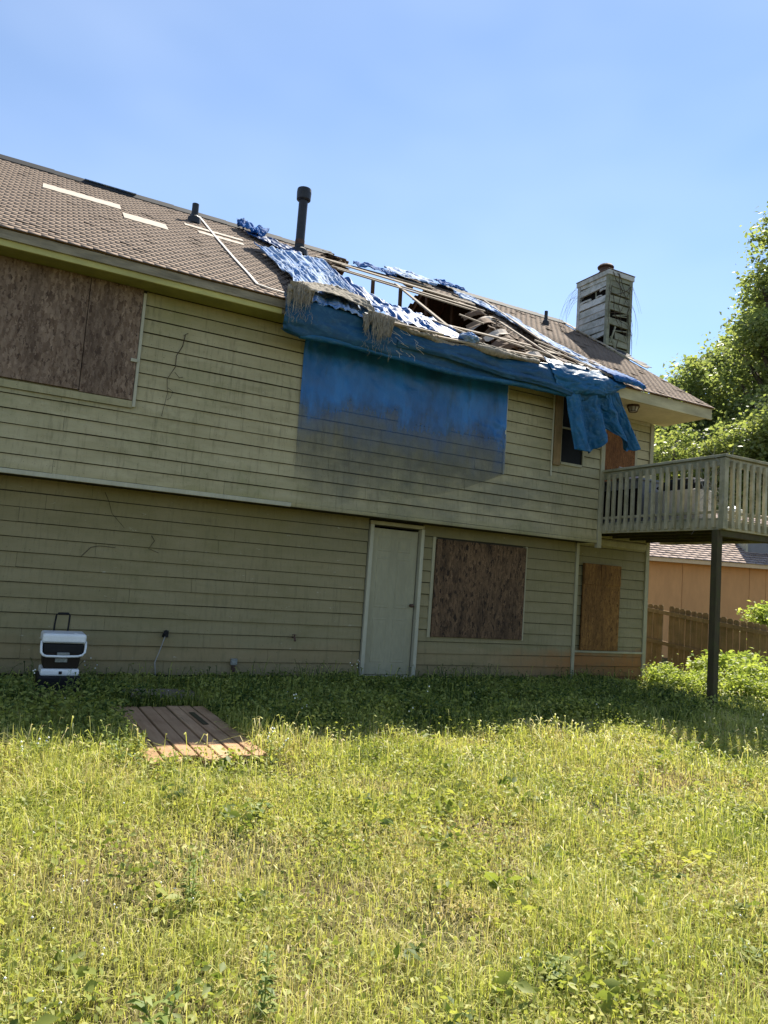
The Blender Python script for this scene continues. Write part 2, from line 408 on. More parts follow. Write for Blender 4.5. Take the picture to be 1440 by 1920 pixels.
# ------------------------------------------------------------------ ground
def sstep(a, b, x):
    t = min(1, max(0, (x - a) / (b - a))); return t * t * (3 - 2 * t)
def gz(x, y):
    z = -.22 + .16 * sstep(2.5, 8.6, y) + .03 * sstep(8, 9, y)
    z -= .60 * sstep(8.8, 13.4, x)
    z += .035 * nz3(x * .35, y * .35, 3.) + .02 * nz3(x * 1.1, y * 1.1, 7.)
    if y > 11: z -= .0
    return z
def axis(lo, hi, step, far):
    a = list(np.arange(lo, hi + 1e-6, step)); s = step; x = lo; pre = []
    while x > -far: s *= 1.35; x -= s; pre.append(x)
    s = step; x = hi; post = []
    while x < far: s *= 1.35; x += s; post.append(x)
    return pre[::-1] + a + post
xs = axis(-4, 14, .15, 600); ys = axis(-2, 14, .15, 600)
vs = [(x, y, gz(max(-30, min(40, x)), max(-30, min(40, y)))) for y in ys for x in xs]
nx = len(xs)
fs = [(j * nx + i, j * nx + i + 1, (j + 1) * nx + i + 1, (j + 1) * nx + i) for j in range(len(ys) - 1) for i in range(nx - 1)]
g = MB(); g.v = vs; g.f = fs
tag(g.build('ground', 'ground', smooth=True), kind='structure')

# ------------------------------------------------------------------ the house
TH = math.atan(.66); CT, ST = math.cos(TH), math.sin(TH)
YE, ZE = 8.40, 4.68
TR = 4.86
XL, XR = -7.0, 10.54
YR, ZR = YE + TR * CT, ZE + TR * ST
def RP(x, t, h=0.): return Vector((x, YE + t * CT - h * ST, ZE + t * ST + h * CT))
def RB(x, t, h=0.): return Vector((x, YR + (TR - t) * CT + h * ST, ZE + t * ST + h * CT))   # rear slope

house = thing('house', 'abandoned two storey house with sage lap siding, boarded openings and a torn open roof', 'house', (0, 0, 0))
wm = MB()
wm.box(XL, 3.19, 9.205, 9.32, -.3, 2.3); wm.box(3.19, 4.57, 9.205, 9.32, -.3, 2.3); wm.box(5.36, 8.33, 9.205, 9.32, -.3, 2.3); wm.box(4.57, 5.36, 9.205, 9.32, 2.09, 2.3)
wm.box(XL, 7.62, 8.815, 8.93, 2.22, 4.51); wm.box(7.62, 8.43, 8.815, 8.93, 2.22, 4.51)
wm.box(XL, 8.45, 8.80, 9.3, 2.185, 2.215)
wm.box(8.2, 8.33, 9.32, 9.42, -.3, 2.2); wm.box(8.3, 8.43, 8.93, 9.42, 2.2, 4.51)
wm.box(8.33, 10.18, 9.43, 9.55, -.35, 4.52)
wm.box(10.06, 10.18, 9.55, 16.5, -.35, 4.6); wm.box(XL, 10.18, 16.5, 16.6, -.3, 4.6); wm.box(XL - .1, XL, 9.3, 16.6, -.3, 4.6)
wm.build('wall', 'wall', house)
MB().box(4.5, 5.45, 9.9, 9.95, -.1, 2.2).build('interior_wall', 'black', house)
# gable triangles (with a gap in the sheathing hidden from below)
gm = MB()
for X in (10.07, XL - .05):
    gm.add([(X, 9.2, 4.6), (X, 16.55, 4.6), (X, YR, ZR - .15), (X + .1, 9.2, 4.6), (X + .1, 16.55, 4.6), (X + .1, YR, ZR - .15)],
           [(0, 2, 1), (3, 4, 5), (0, 1, 4, 3), (1, 2, 5, 4), (2, 0, 3, 5)])
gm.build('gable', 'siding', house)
fm = MB(); fm.box(XL, 8.34, 9.215, 9.35, -.4, .0); fm.box(8.34, 10.19, 9.425, 9.6, -.5, .0)
fm.build('foundation', 'found', house)

def siding(P0, U, N, L, z0, z1, e, cuts=(), joints=True, mat='siding', name='siding_board', parent=house, skip=(), seed=0, wav=.006):
    U = Vector(U); N = Vector(N); P0 = Vector(P0); r = random.Random(seed)
    nrow = int(round((z1 - z0) / e)); e = (z1 - z0) / nrow
    for k in range(nrow):
        a = z0 + k * e; b = a + e
        segs = [(0, L)]
        for (u0, u1, za, zb) in cuts:
            ov = max(0, min(b, zb) - max(a, za))
            if ov > .4 * e:
                ns = []
                for (s0, s1) in segs:
                    if u1 <= s0 or u0 >= s1: ns.append((s0, s1)); continue
                    if u0 > s0: ns.append((s0, u0))
                    if u1 < s1: ns.append((u1, s1))
                segs = ns
        fin = []
        for (s0, s1) in segs:
            x = s0
            while joints and s1 - x > 4.2:
                c = x + r.uniform(1.8, 3.8)
                if s1 - c < .6: break
                fin.append((x, c - .0015)); x = c + .0015
            fin.append((x, s1))
        for j, (s0, s1) in enumerate(fin):
            if (k, j) in skip: continue
            if s1 - s0 < .02: continue
            n = max(1, int((s1 - s0) / .35)); m = MB(); vs = []; sd = r.random() * 50
            dz = r.uniform(-.002, .002); dn = r.uniform(0, .003)
            for i in range(n + 1):
                u = s0 + (s1 - s0) * i / n
                wv = wav * nz3(u * .9, sd) + dz; wn = wav * 1.2 * nz3(u * 1.1, sd + 9)
                for (nn, zz) in ((.0, b - .008), (.008, b - .008), (.026 + dn + wn, a + wv), (.0, a + wv)):
                    p = P0 + U * u + N * nn; vs.append((p.x, p.y, zz))
            fc = []
            for i in range(n):
                for q in range(4):
                    q2 = (q + 1) % 4; fc.append((i * 4 + q, i * 4 + q2, (i + 1) * 4 + q2, (i + 1) * 4 + q))
            fc += [(3, 2, 1, 0), (n * 4, n * 4 + 1, n * 4 + 2, n * 4 + 3)]
            m.add(vs, fc); m.build(name, mat, parent)
# lower front wall
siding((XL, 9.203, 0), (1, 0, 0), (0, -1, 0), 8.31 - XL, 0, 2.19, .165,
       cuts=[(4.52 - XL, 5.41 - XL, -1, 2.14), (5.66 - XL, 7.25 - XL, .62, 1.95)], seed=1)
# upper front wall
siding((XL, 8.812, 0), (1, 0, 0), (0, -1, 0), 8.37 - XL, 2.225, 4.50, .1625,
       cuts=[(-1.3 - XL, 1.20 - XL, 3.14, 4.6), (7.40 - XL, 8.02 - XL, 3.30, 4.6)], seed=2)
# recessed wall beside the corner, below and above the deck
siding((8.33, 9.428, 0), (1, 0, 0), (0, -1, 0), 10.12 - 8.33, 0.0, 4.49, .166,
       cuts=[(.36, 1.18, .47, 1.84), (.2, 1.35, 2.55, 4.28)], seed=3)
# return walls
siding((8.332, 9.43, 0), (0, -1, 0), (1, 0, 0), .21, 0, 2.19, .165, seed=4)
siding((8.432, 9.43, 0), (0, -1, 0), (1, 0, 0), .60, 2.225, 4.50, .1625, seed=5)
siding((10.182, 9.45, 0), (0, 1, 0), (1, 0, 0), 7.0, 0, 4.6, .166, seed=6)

def bx(name, mat, *a, parent=house, bevel=.003, label=None):
    o = MB().box(*a).build(name, mat, parent, bevel=bevel)
    if label: o['label'] = label
    return o
# corner and edge trim
bx('corner_trim', 'trim', 8.315, 8.375, 9.165, 9.228, -.04, 2.18)
bx('corner_trim', 'trim', 8.378, 8.462, 8.772, 8.836, 2.10, 4.50)
bx('corner_trim', 'trim', 10.125, 10.21, 9.385, 9.45, .0, 4.49)
bx('base_trim', 'trimw', XL, 3.2, 8.778, 8.83, 2.17, 2.222)
bx('base_trim', 'siding', 3.2, 8.375, 8.780, 8.83, 2.17, 2.222)
bx('ledger_trim', 'trim', 8.465, 10.122, 9.385, 9.43, 2.2, 2.30)
# upper left boarded window
bx('plywood_sheet', 'osb', -.62, .575, 8.755, 8.785, 3.19, 4.498, label='weathered grey brown board over the left part of the upper window')
bx('plywood_sheet', 'osb', .582, 1.155, 8.758, 8.785, 3.175, 4.498, label='narrow weathered board over the right part of the upper window')
bx('plywood_sheet', 'osb', -1.9, -.628, 8.757, 8.785, 3.18, 4.498)
bx('window_trim', 'trimw', 1.16, 1.195, 8.762, 8.79, 3.10, 4.46)
bx('sill_trim', 'siding', -1.9, 1.158, 8.765, 8.79, 3.085, 3.17)
bx('white_tab', 'trimw', 1.09, 1.165, 8.738, 8.754, 3.62, 3.66)
# lower boarded window
bx('plywood_sheet', 'osb2', 5.63, 7.275, 9.145, 9.178, .575, 1.995, label='dark stained board over the lower window right of the door')
bx('window_trim', 'trim', 5.575, 5.625, 9.168, 9.195, .56, 2.02)
bx('window_trim', 'trim', 7.28, 7.315, 9.168, 9.195, .56, 2.02)
# upper right strips, split post and the broken window behind the drape
bx('siding_trim', 'trimw', 6.452, 6.478, 8.768, 8.79, 3.02, 4.44)
bx('siding_trim', 'trimw', 7.352, 7.372, 8.766, 8.79, 3.12, 4.45)
bx('window_post', 'fence', 7.385, 7.52, 8.752, 8.80, 3.30, 4.49, label='bare brown post beside the broken upper window')
wf = bx('window', 'glass', 7.52, 8.02, 8.80, 8.812, 3.36, 4.49, bevel=0)
bx('frame', 'trim', 7.522, 7.55, 8.775, 8.799, 3.36, 4.49, parent=wf); bx('frame', 'trim', 7.99, 8.018, 8.775, 8.799, 3.36, 4.49, parent=wf)
bx('frame', 'trim', 7.552, 7.988, 8.775, 8.799, 3.33, 3.372, parent=wf); bx('mullion', 'trim', 7.552, 7.988, 8.78, 8.798, 3.9, 3.93, parent=wf)
for (X0_, X1_, Z0_, Z1_, Y_) in ((-.62, .575, 3.19, 4.498, 8.754), (.582, 1.155, 3.175, 4.498, 8.757), (5.63, 7.275, .575, 1.995, 9.144)):
    m = MB()
    for xx in (X0_ + .03, X1_ - .03):
        for k in range(6): zz = Z0_ + .06 + (Z1_ - Z0_ - .12) * k / 5 + random.uniform(-.02, .02); m.lathe([(.0, 0), (.011, 0), (.011, .004), (0, .004)], (0, 0, 0), 6); m.v[-24:] = [(xx + a, Y_ - c, zz + b_) for a, b_, c in m.v[-24:]]
    m.build('screw_heads', 'rust', house)['kind'] = 'stuff'
# recessed wall boards
b = bx('plywood_sheet', 'ply', 8.66, 9.50, 9.35, 9.382, .43, 1.875, label='orange plywood over the low recessed window')
b2 = bx('plywood_cleat', 'ply', 8.665, 9.03, 9.333, 9.349, 1.52, 1.87); bx('plywood_cleat', 'ply', 9.04, 9.495, 9.335, 9.349, 1.53, 1.872)
bx('ledge_board', 'trim', 8.40, 10.12, 9.375, 9.403, .385, .42)
bx('plywood_sheet', 'plyd', 8.50, 9.72, 9.35, 9.382, 2.52, 4.22, label='reddish brown board over the balcony door')
bx('door_trim', 'trim', 9.723, 9.79, 9.36, 9.392, 2.52, 4.30)
bx('door_trim', 'trim', 8.47, 9.72, 9.362, 9.392, 4.235, 4.30)
# back door
d = MB(); d.box(4.60, 5.335, 9.20, 9.235, .02, 2.06)
door = d.build('door', 'door', house, bevel=.004)
for (u, v, a, c) in ((4.69, 4.91, .19, .80), (5.01, 5.23, .19, .80), (4.69, 4.91, .95, 1.65), (5.01, 5.23, .95, 1.65), (4.69, 4.91, 1.74, 1.95), (5.01, 5.23, 1.74, 1.95)):
    m = MB()
    for k, (o1, yy) in enumerate(((0, 9.1985), (.018, 9.189), (.034, 9.1975))):
        pass
    rim = [(u, a), (v, a), (v, c), (u, c)]
    def ins(q): return [(u + q, a + q), (v - q, a + q), (v - q, c - q), (u + q, c - q)]
    vs = []
    for q, yy in ((0, 9.1995), (.010, 9.195), (.022, 9.1975), (.040, 9.1975), (.055, 9.195)):
        vs += [(px, yy, pz) for px, pz in ins(q)]
    fc = []
    for L_ in range(4):
        for j in range(4):
            fc.append((L_ * 4 + j, L_ * 4 + (j + 1) % 4, L_ * 4 + 4 + (j + 1) % 4, L_ * 4 + 4 + j))
    fc.append((16, 17, 18, 19)); m.add(vs, fc); m.build('door_panel', 'door', door)
h = MB().lathe([(.0, 0), (.022, 0), (.022, .008), (.012, .012), (.012, .035), (.026, .045), (.026, .06), (.0, .068)], (0, 0, 0), 12).build('door_knob', 'rust', door, smooth=True)
h.rotation_euler = (R_(90), 0, 0); h.location = (5.28, 9.198, 1.0)
bx('door_frame', 'trimw', 4.535, 4.59, 9.145, 9.235, -.0, 2.10); bx('door_frame', 'trimw', 5.352, 5.405, 9.135, 9.235, -.0, 2.10)
bx('door_frame', 'trim', 4.535, 5.405, 9.15, 9.235, 2.103, 2.155)
bx('door_sill', 'trimw', 4.53, 5.36, 9.11, 9.235, -.03, .012); 
bx('door_step', 'conc', 4.45, 5.46, 8.78, 9.2, -.22, -.045)

# eaves
N0 = 2.74
bx('fascia', 'fascia', XL, N0, 8.435, 8.465, 4.488, 4.60)
bx('drip_board', 'fasciad', XL, N0 + .05, 8.405, 8.433, 4.555, 4.655)
bx('fascia', 'fasciad', N0 + .002, 7.9, 8.435, 8.465, 4.50, 4.64)
bx('fascia', 'fasciac', 7.9, XR - .03, 8.425, 8.46, 4.475, 4.655, label='dirty cream fascia at the right end of the eave')
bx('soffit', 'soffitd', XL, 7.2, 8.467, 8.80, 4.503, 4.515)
bx('soffit', 'soffit', 7.2, XR - .06, 8.463, 9.42, 4.503, 4.515, label='cream porch ceiling under the right eave')
bx('frieze', 'trim', 8.44, 10.1, 9.38, 9.425, 4.44, 4.50)
rk = MB()
for (a, b_) in ((0.02, TR),):
    rk.beam(RP(XR - .02, a, -.085), RP(XR - .02, b_, -.085), .03, .15, up=(0, -ST, CT))
rk.beam(RB(XR - .02, 0, -.085), RB(XR - .02, TR, -.085), .03, .15, up=(0, ST, CT))
rk.build('rake_board', 'fasciac', house)
# gutter-like moss and twig crust on the eave edge is carried by the shingle overhang

# ---- roof
from mathutils.geometry import intersect_point_tri_2d
HOLE = [(4.0, -.3), (4.12, .8), (4.1, 1.6), (4.2, 2.6), (4.42, 3.4), (4.86, 3.62), (4.95, 5.2), (6.0, 5.2), (6.1, 4.25), (6.6, 4.0), (7.35, 3.35), (7.4, 2.8), (7.05, 2.2), (7.1, 1.9), (6.8, .95), (7.0, .55), (7.6, .28), (7.9, -.3)]
RHOLE = [(5.25, 3.6), (5.2, 5.2), (6.95, 5.2), (6.9, 3.9), (6.4, 3.5), (5.9, 3.75)]
def inpoly(x, y, P):
    c = False; n = len(P)
    for i in range(n):
        x1, y1 = P[i]; x2, y2 = P[(i + 1) % n]
        if (y1 > y) != (y2 > y) and x < (x2 - x1) * (y - y1) / (y2 - y1) + x1: c = not c
    return c
PATCH = [(-.03, 1.02, 3.12, 3.56), (1.02, 1.63, 2.50, 2.96), (1.98, 2.92, 3.40, 3.62), (2.14, 2.86, 3.02, 3.26)]
def sag(x, t):
    # the deck has settled round the hole
    return -.10 * math.exp(-((x - 7.9) / .9) ** 2) * sstep(3.0, .8, t) * sstep(-.1, .4, t)
roof = MB()
EXP = .105; NC = int(TR / EXP) + 1; TW = .13
cells = {}
tv = []; tt = []; dk = MB(); dk2 = MB()
nxc = int((XR - XL) / TW)
for side in (0, 1):
    P = RP if side == 0 else RB
    for k in range(NC):
        t0 = k * EXP; t1 = min(TR, t0 + EXP)
        off = (k % 2) * TW / 2
        # decking strip pieces in runs
        for i in range(-1, nxc + 1):
            x0 = XL + i * TW + off; x1 = x0 + TW
            x0 = max(XL, x0); x1 = min(XR, x1)
            if x1 - x0 < .03: continue
            xm, tm = (x0 + x1) / 2, (t0 + t1) / 2
            j1 = .12 * nz3(xm * 3.1, tm * 3.3, 5)
            H_ = inpoly(xm + j1, tm + j1, HOLE if side == 0 else RHOLE)
            if H_: continue
            near = False
            if side == 0:
                for dx, dt in ((.28, 0), (-.28, 0), (0, .2), (0, -.2)):
                    if inpoly(xm + dx, tm + dt, HOLE): near = True
            hs = sag(xm, tm) if side == 0 else 0
            h0, h1 = -.022 + hs, -.002 + hs
            q = [P(x0, t0, h0), P(x1, t0, h0), P(x1, t1, h0), P(x0, t1, h0), P(x0, t0, h1), P(x1, t0, h1), P(x1, t1, h1), P(x0, t1, h1)]
            (dk).add(q, [(0, 3, 2, 1), (0, 1, 5, 4), (2, 3, 7, 6), (1, 2, 6, 5), (3, 0, 4, 7), (4, 5, 6, 7)])
            if near and random.random() < .35: continue
            if side == 0 and any(a < xm < b and c < tm < d_ for a, b, c, d_ in PATCH): continue
            lift = random.uniform(0, .0007) + (.03 * random.random() if near else 0)
            curl = (random.uniform(0, .0015) if random.random() < .93 else random.uniform(0, .010)) if not near else random.uniform(0, .03)
            if side == 0 and xm > 7 and random.random() < .04: curl += .012
            jt = random.uniform(-.003, .003)
            g_ = .0007
            dn = t0 - (.03 if k == 0 else .007) + jt
            V = [P(x0 + g_, dn, .0022 + lift + curl + hs), P(x1 - g_, dn, .0022 + lift + curl * .6 + hs), P(x1 - g_, t1 + .01, .001 + hs), P(x0 + g_, t1 + .01, .001 + hs),
                 P(x0 + g_, dn, .0005 + lift + curl + hs), P(x1 - g_, dn, .0005 + lift + curl * .6 + hs)]
            tv.append([tuple(v) for v in V]); tt.append(min(1, max(0, random.gauss(.5, .25) + .2 * nz3(xm, tm * 2, 1))))
rd = dk.build('roof', 'deckply', house)
sh = np_mesh('shingles', np.array(tv), 6, [(0, 1, 2, 3), (4, 5, 1, 0), (5, 2, 1), (4, 0, 3), (4, 3, 2, 5)], 'shingle', np.array(tt), rd)
tag(sh, 'brown asphalt shingle courses', kind='stuff')
for (a, b_, c, d_) in PATCH:
    m = MB(); n = 14; top = []; bot = []
    for i in range(n + 1):
        x = a + (b_ - a) * i / n
        top.append((x, d_ - .03 + .03 * nz3(x * 9, c))); bot.append((x, c + .03 + .04 * nz3(x * 9, d_)))
    vs = [RP(x, t, .012) for x, t in bot] + [RP(x, t, .012) for x, t in top]
    vs += [RP(x, t, .002) for x, t in bot]
    fc = [(i, i + 1, n + 2 + i, n + 1 + i) for i in range(n)] + [(2 * n + 2 + i, 2 * n + 3 + i, i + 1, i) for i in range(n)]
    m.add(vs, fc); m.build('bare_patch', 'under', rd)
# ridge cap pieces
m = None
x = XL
while x < XR - .05:
    x1 = min(XR, x + 1.0 + random.uniform(-.1, .1))
    if not (4.9 < x1 and x < 6.35):
        if not (.62 < (x + x1) / 2 < 1.3):
            c = MB(); w_ = .13; th = .03
            pts = [RP(x, TR - w_, .014), Vector((x, YR, ZR + .06)), RB(x, TR - w_, .014)]
            pts2 = [RP(x1 + .01, TR - w_, .020), Vector((x1 + .01, YR, ZR + .068)), RB(x1 + .01, TR - w_, .020)]
            dwn = Vector((0, 0, -th * 1.5))
            vs = pts + pts2 + [p + dwn for p in pts] + [p + dwn for p in pts2]
            c.add(vs, [(0, 3, 4, 1), (1, 4, 5, 2), (6, 7, 10, 9), (7, 8, 11, 10), (0, 6, 9, 3), (2, 5, 11, 8), (0, 1, 7, 6), (1, 2, 8, 7), (3, 9, 10, 4), (4, 10, 11, 5)])
            c.build('ridge_cap', 'ridge', rd)
    x = x1
m = MB(); m.beam((.55, YR - .05, ZR + .03), (1.35, YR - .05, ZR + .03), .05, .01); m.build('bent_flashing', 'tarproof', rd)

# ---- attic
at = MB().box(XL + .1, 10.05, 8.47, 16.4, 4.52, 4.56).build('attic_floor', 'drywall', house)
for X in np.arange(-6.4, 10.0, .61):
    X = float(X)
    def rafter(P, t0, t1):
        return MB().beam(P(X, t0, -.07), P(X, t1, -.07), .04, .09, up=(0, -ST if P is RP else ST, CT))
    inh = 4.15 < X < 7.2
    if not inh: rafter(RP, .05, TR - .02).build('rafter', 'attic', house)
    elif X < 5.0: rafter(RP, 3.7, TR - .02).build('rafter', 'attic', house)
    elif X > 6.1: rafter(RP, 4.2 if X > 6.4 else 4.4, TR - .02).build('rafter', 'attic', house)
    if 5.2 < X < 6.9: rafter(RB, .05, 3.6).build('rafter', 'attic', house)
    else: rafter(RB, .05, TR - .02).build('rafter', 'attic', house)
    if 3.5 < X < 8.5:
        k = int(X * 7) % 3
        MB().beam((X, 10.4, 4.57), (X, 10.9, 5.9 if not inh else 5.6 + .3 * (k - 1)), .04, .09, up=(0, 1, 0)).build('truss_web', 'attic', house)
        MB().beam((X, 12.3, 4.57), (X, 12.42, 7.1 if k else 6.7), .04, .09, up=(0, 1, 0)).build('truss_web', 'attic', house)
        if k != 1: MB().beam((X, 13.6, 4.57), (X, 14.2, 6.0), .04, .09, up=(0, 1, 0)).build('truss_web', 'attic', house)
# broken battens, purlins and hanging struts
BAT = [((4.42, 3.34), (7.37, 3.30), .05), ((4.44, 3.08), (6.95, 2.62), .05), ((4.66, 3.55), (7.38, 3.42), .07), ((4.15, .72), (7.2, 1.02), .07),
       ((5.62, 3.25), (5.40, .02), .06), ((5.19, .73), (5.72, .14), .045), ((4.30, 3.90), (6.78, 4.05), .07), ((4.5, 3.72), (7.42, 3.60), .05),
       ((8.06, 4.27), (7.7, 1.52), .05), ((7.42, 2.47), (7.25, .1), .05), ((6.29, 1.96), (6.63, 1.68), .04), ((7.49, 1.38), (8.45, .3), .045),
       ((4.9, -.1), (6.9, .21), .05), ((3.9, -.08), (4.96, -.12), .045), ((7.35, 1.05), (8.17, .04), .05), ((6.5, .9), (7.9, .34), .045), ((6.9, .75), (8.3, .1), .04),
       ((5.9, 3.0), (7.35, 2.95), .045)]
for k, (a, b_, w_) in enumerate(BAT):
    h = .03 + .02 * (k % 3)
    MB().beam(RP(a[0], a[1], h), RP(b_[0], b_[1], h + random.uniform(-.02, .03)), w_, .022, up=(0, -ST, CT)).build('batten', 'batten', house)
for (x, y0, z0, y1, z1) in ((6.5, 8.8, 4.58, 9.0, 4.98), (6.62, 8.75, 4.58, 8.9, 4.9), (5.9, 9.3, 4.6, 10.4, 5.6), (5.1, 9.6, 4.6, 9.9, 5.2), (6.9, 9.2, 4.6, 10.0, 5.3)):
    MB().beam((x, y0, z0), (x + .25 * math.sin(x * 9), y1, z1), .035, .07, up=(0, 1, 0)).build('broken_strut', 'batten', house)
# torn, curled shingle flaps along the right edge of the hole
EDG = [(7.26, 3.1), (7.3, 2.75), (7.05, 2.35), (7.08, 2.0), (6.98, 1.65), (6.85, 1.25), (6.78, .95), (6.95, .6), (7.3, .4), (7.55, .25)]
for i, (x, t) in enumerate(EDG):
    m = MB(); n = 5; w_ = .28; L_ = .3 + .12 * random.random(); vs = []
    for j in range(n + 1):
        s_ = j / n; hh = .03 - .22 * s_ * s_ * (1 + .5 * (i % 2)); xx = x + .12 - L_ * s_
        for q in (-.5, .0, .5):
            vs.append(RP(xx + .03 * random.random(), t + q * w_ * (1 - .35 * s_), hh + .02 * math.cos(q * 6 + i)))
    m.add(vs, [(j * 3 + q, j * 3 + q + 1, j * 3 + q + 4, j * 3 + q + 3) for j in range(n) for q in (0, 1)])
    o = m.build('torn_shingle', 'under' if i % 3 == 1 else 'deckply', house)
    s_ = o.modifiers.new('s', 'SOLIDIFY'); s_.thickness = .008
# loose debris flakes lower right of hole
for i in range(16):
    x = random.uniform(7.3, 8.6); t = random.uniform(.1, .9); a = random.uniform(0, 3); l = random.uniform(.1, .3); w_ = random.uniform(.05, .14)
    dx, dt = math.cos(a) * l / 2, math.sin(a) * l / 4; ex, et = -math.sin(a) * w_ / 2, math.cos(a) * w_ / 2
    hh = .05 + .02 * random.random()
    m = MB(); c = [RP(x - dx - ex, t - dt - et, hh), RP(x + dx - ex, t + dt - et, hh + .02 * random.random()), RP(x + dx + ex, t + dt + et, hh), RP(x - dx + ex, t - dt + et, hh + .03 * random.random())]
    m.add(c + [p + Vector((0, 0, .01)) for p in c], [(0, 3, 2, 1), (4, 5, 6, 7), (0, 1, 5, 4), (1, 2, 6, 5), (2, 3, 7, 6), (3, 0, 4, 7)])
    m.build('roof_scrap', ('under', 'batten', 'shingle_pink')[i % 3], house)

# vent pipes
def pipe(x, t, r, H, cap):
    p = RP(x, t, 0); m = MB().lathe([(r, -.1), (r, H), (r * .8, H), (r * .8, H - .05)], p, 16)
    o = m.build('vent_pipe', 'blackpipe', house, smooth=False)
    MB().lathe([(r * 2.1, -.05), (r * 1.9, .06), (r * 1.15, .10), (r * 1.12, .13)], p, 14).build('pipe_boot', 'blackpipe', o)
    if cap:
        MB().lathe([(r * 1.18, H - .05), (r * 1.55, H - .03), (r * 1.62, H + .10), (r * 1.55, H + .16), (r * 1.25, H + .17), (r * .8, H + .15)], p, 18).build('pipe_cap', 'blackpipe', o)
        MB().lathe([(r * 1.05, .16), (r * 1.06, .24)], p, 16).build('pipe_band', 'rust', o)
pipe(3.98, 3.85, .078, 1.0, True); pipe(2.21, 4.06, .055, .30, False); pipe(9.47, 3.95, .035, .28, False)

# ---- chimney chase at the gable end
CX0, CX1, CY0, CY1, CZ1 = 10.60, 11.28, 11.12, 12.05, 8.16
ch = MB()
ch.box(CX0 + .06, CX1 - .06, CY0 + .06, CY1 - .06, -.5, CZ1 - .1)
chim = ch.build('chimney', 'black', house)
def cb(name, mat, *a): return MB().box(*a).build(name, mat, chim, bevel=.002)
for (x, y) in ((CX0, CY0), (CX1 - .07, CY0), (CX0, CY1 - .07), (CX1 - .07, CY1 - .07)):
    cb('corner_board', 'pale2' if y == CY0 else 'pale', x - .004, x + .074, y - .004, y + .074, -.4, CZ1 - .12)
rows = np.arange(5.9, CZ1 - .14, .158)
for k, z in enumerate(rows):
    z = float(z); r_ = random.uniform
    left_gap = (k == 11)
    front_gap = k in (8, 6)
    jt1, jt2 = random.uniform(-.02, .02), random.uniform(-.02, .02)
    def bd(name, mat, P):   # P: four bottom/top corners outwards; quick wedge
        P = [(x + random.uniform(-.004, .004), y, z_ + (jt1 if i_ in (0, 3, 4, 7) else jt2) + random.uniform(-.003, .003)) for i_, (x, y, z_) in enumerate(P)]
        m = MB(); m.add(P, [(0, 1, 2, 3), (7, 6, 5, 4), (0, 4, 5, 1), (1, 5, 6, 2), (2, 6, 7, 3), (3, 7, 4, 0)]); return m.build(name, mat, chim)
    if not left_gap:
        tl = .05 if k == 5 else 0; y0, y1 = CY0 + .075, CY1 - .075
        if k == 4: y0 += .2
        x = CX0 + .03
        bd('chimney_board', 'pale', [(x - .030, y0, z + tl), (x - .030, y1, z), (x - .012, y1, z + .15), (x - .012, y0, z + .15), (x + .02, y0, z + tl), (x + .02, y1, z), (x + .02, y1, z + .15), (x + .02, y0, z + .15)])
    if not front_gap:
        tr = -.03 if k == 7 else 0; x0, x1 = CX0 + .075, CX1 - .075; y = CY0 + .03
        if k == 5: x0 += .18
        bd('chimney_board', 'pale2', [(x0, y - .03, z), (x1, y - .03, z + tr), (x1, y - .012, z + .15 + tr), (x0, y - .012, z + .15), (x0, y + .02, z), (x1, y + .02, z + tr), (x1, y + .02, z + .15 + tr), (x0, y + .02, z + .15)])
zg = float(rows[11])
cb('stud', 'pale2', CX0 + .05, CX0 + .075, CY0 + .40, CY0 + .435, zg - .02, zg + .17)
for (ya, yb, za, zb) in ((.08, .26, .10, .15), (.52, .86, -.01, .035), (.20, .36, -.01, .02)):
    m = MB(); yy0, yy1 = CY0 + ya, CY0 + yb; m.add([(CX0 + .005, yy0, zg + za), (CX0 + .008, (yy0 + yy1) / 2, zg + za + .02), (CX0 + .005, yy1, zg + za - .005), (CX0 + .005, yy1, zg + zb), (CX0 + .008, (yy0 + yy1) / 2, zg + zb + .01), (CX0 + .005, yy0, zg + zb)] + [(CX0 + .03, a_, b_) for a_, b_ in ((yy0, zg + za), ((yy0 + yy1) / 2, zg + za + .02), (yy1, zg + za - .005), (yy1, zg + zb), ((yy0 + yy1) / 2, zg + zb + .01), (yy0, zg + zb))], [(0, 1, 2, 3, 4, 5), (11, 10, 9, 8, 7, 6)] + [(q, q + 6, 6 + (q + 1) % 6, (q + 1) % 6) for q in range(6)])
    m.build('splintered_board', 'pale', chim)
for zz_, sg in ((float(rows[8]), 1), (float(rows[6]), -1), (float(rows[8]), -1)):
    MB().beam((CX0 + .1 + .1 * random.random(), CY0 + .01, zz_ + .02), (CX0 + .5 + .1 * random.random(), CY0 + .02, zz_ + .10 + .03 * sg), .02, .03, up=(0, 1, 0)).build('splintered_board', 'pale2', chim)
zf = float(rows[6]); MB().beam((CX0 + .12, CY0 + .0, zf - .12), (CX0 + .30, CY0 + .0, zf - .42), .05, .02, up=(0, 1, 0)).build('loose_slat', 'pale2', chim)
MB().beam((CX0 + .10, CY0 - .01, float(rows[5]) - .1), (CX0 + .22, CY0 - .02, zf + .10), .03, .02, up=(0, 1, 0)).build('loose_slat', 'pale2', chim)
cb('chimney_cap', 'pale', CX0 - .025, CX1 + .025, CY0 - .025, CY1 + .025, CZ1 - .12, CZ1 - .02)
cb('chimney_cap', 'rust', CX0 - .035, CX1 + .035, CY0 - .035, CY1 + .035, CZ1 - .018, CZ1)
pc = ((CX0 + CX1) / 2 - .05, (CY0 + CY1) / 2 - .05, CZ1)
MB().lathe([(.12, 0), (.12, .09), (.15, .10), (.15, .13), (.125, .14), (.125, .22), (.17, .225), (.175, .25), (.14, .29), (.09, .30)], pc, 18).build('flue', 'rust', chim, smooth=False)
m = MB()
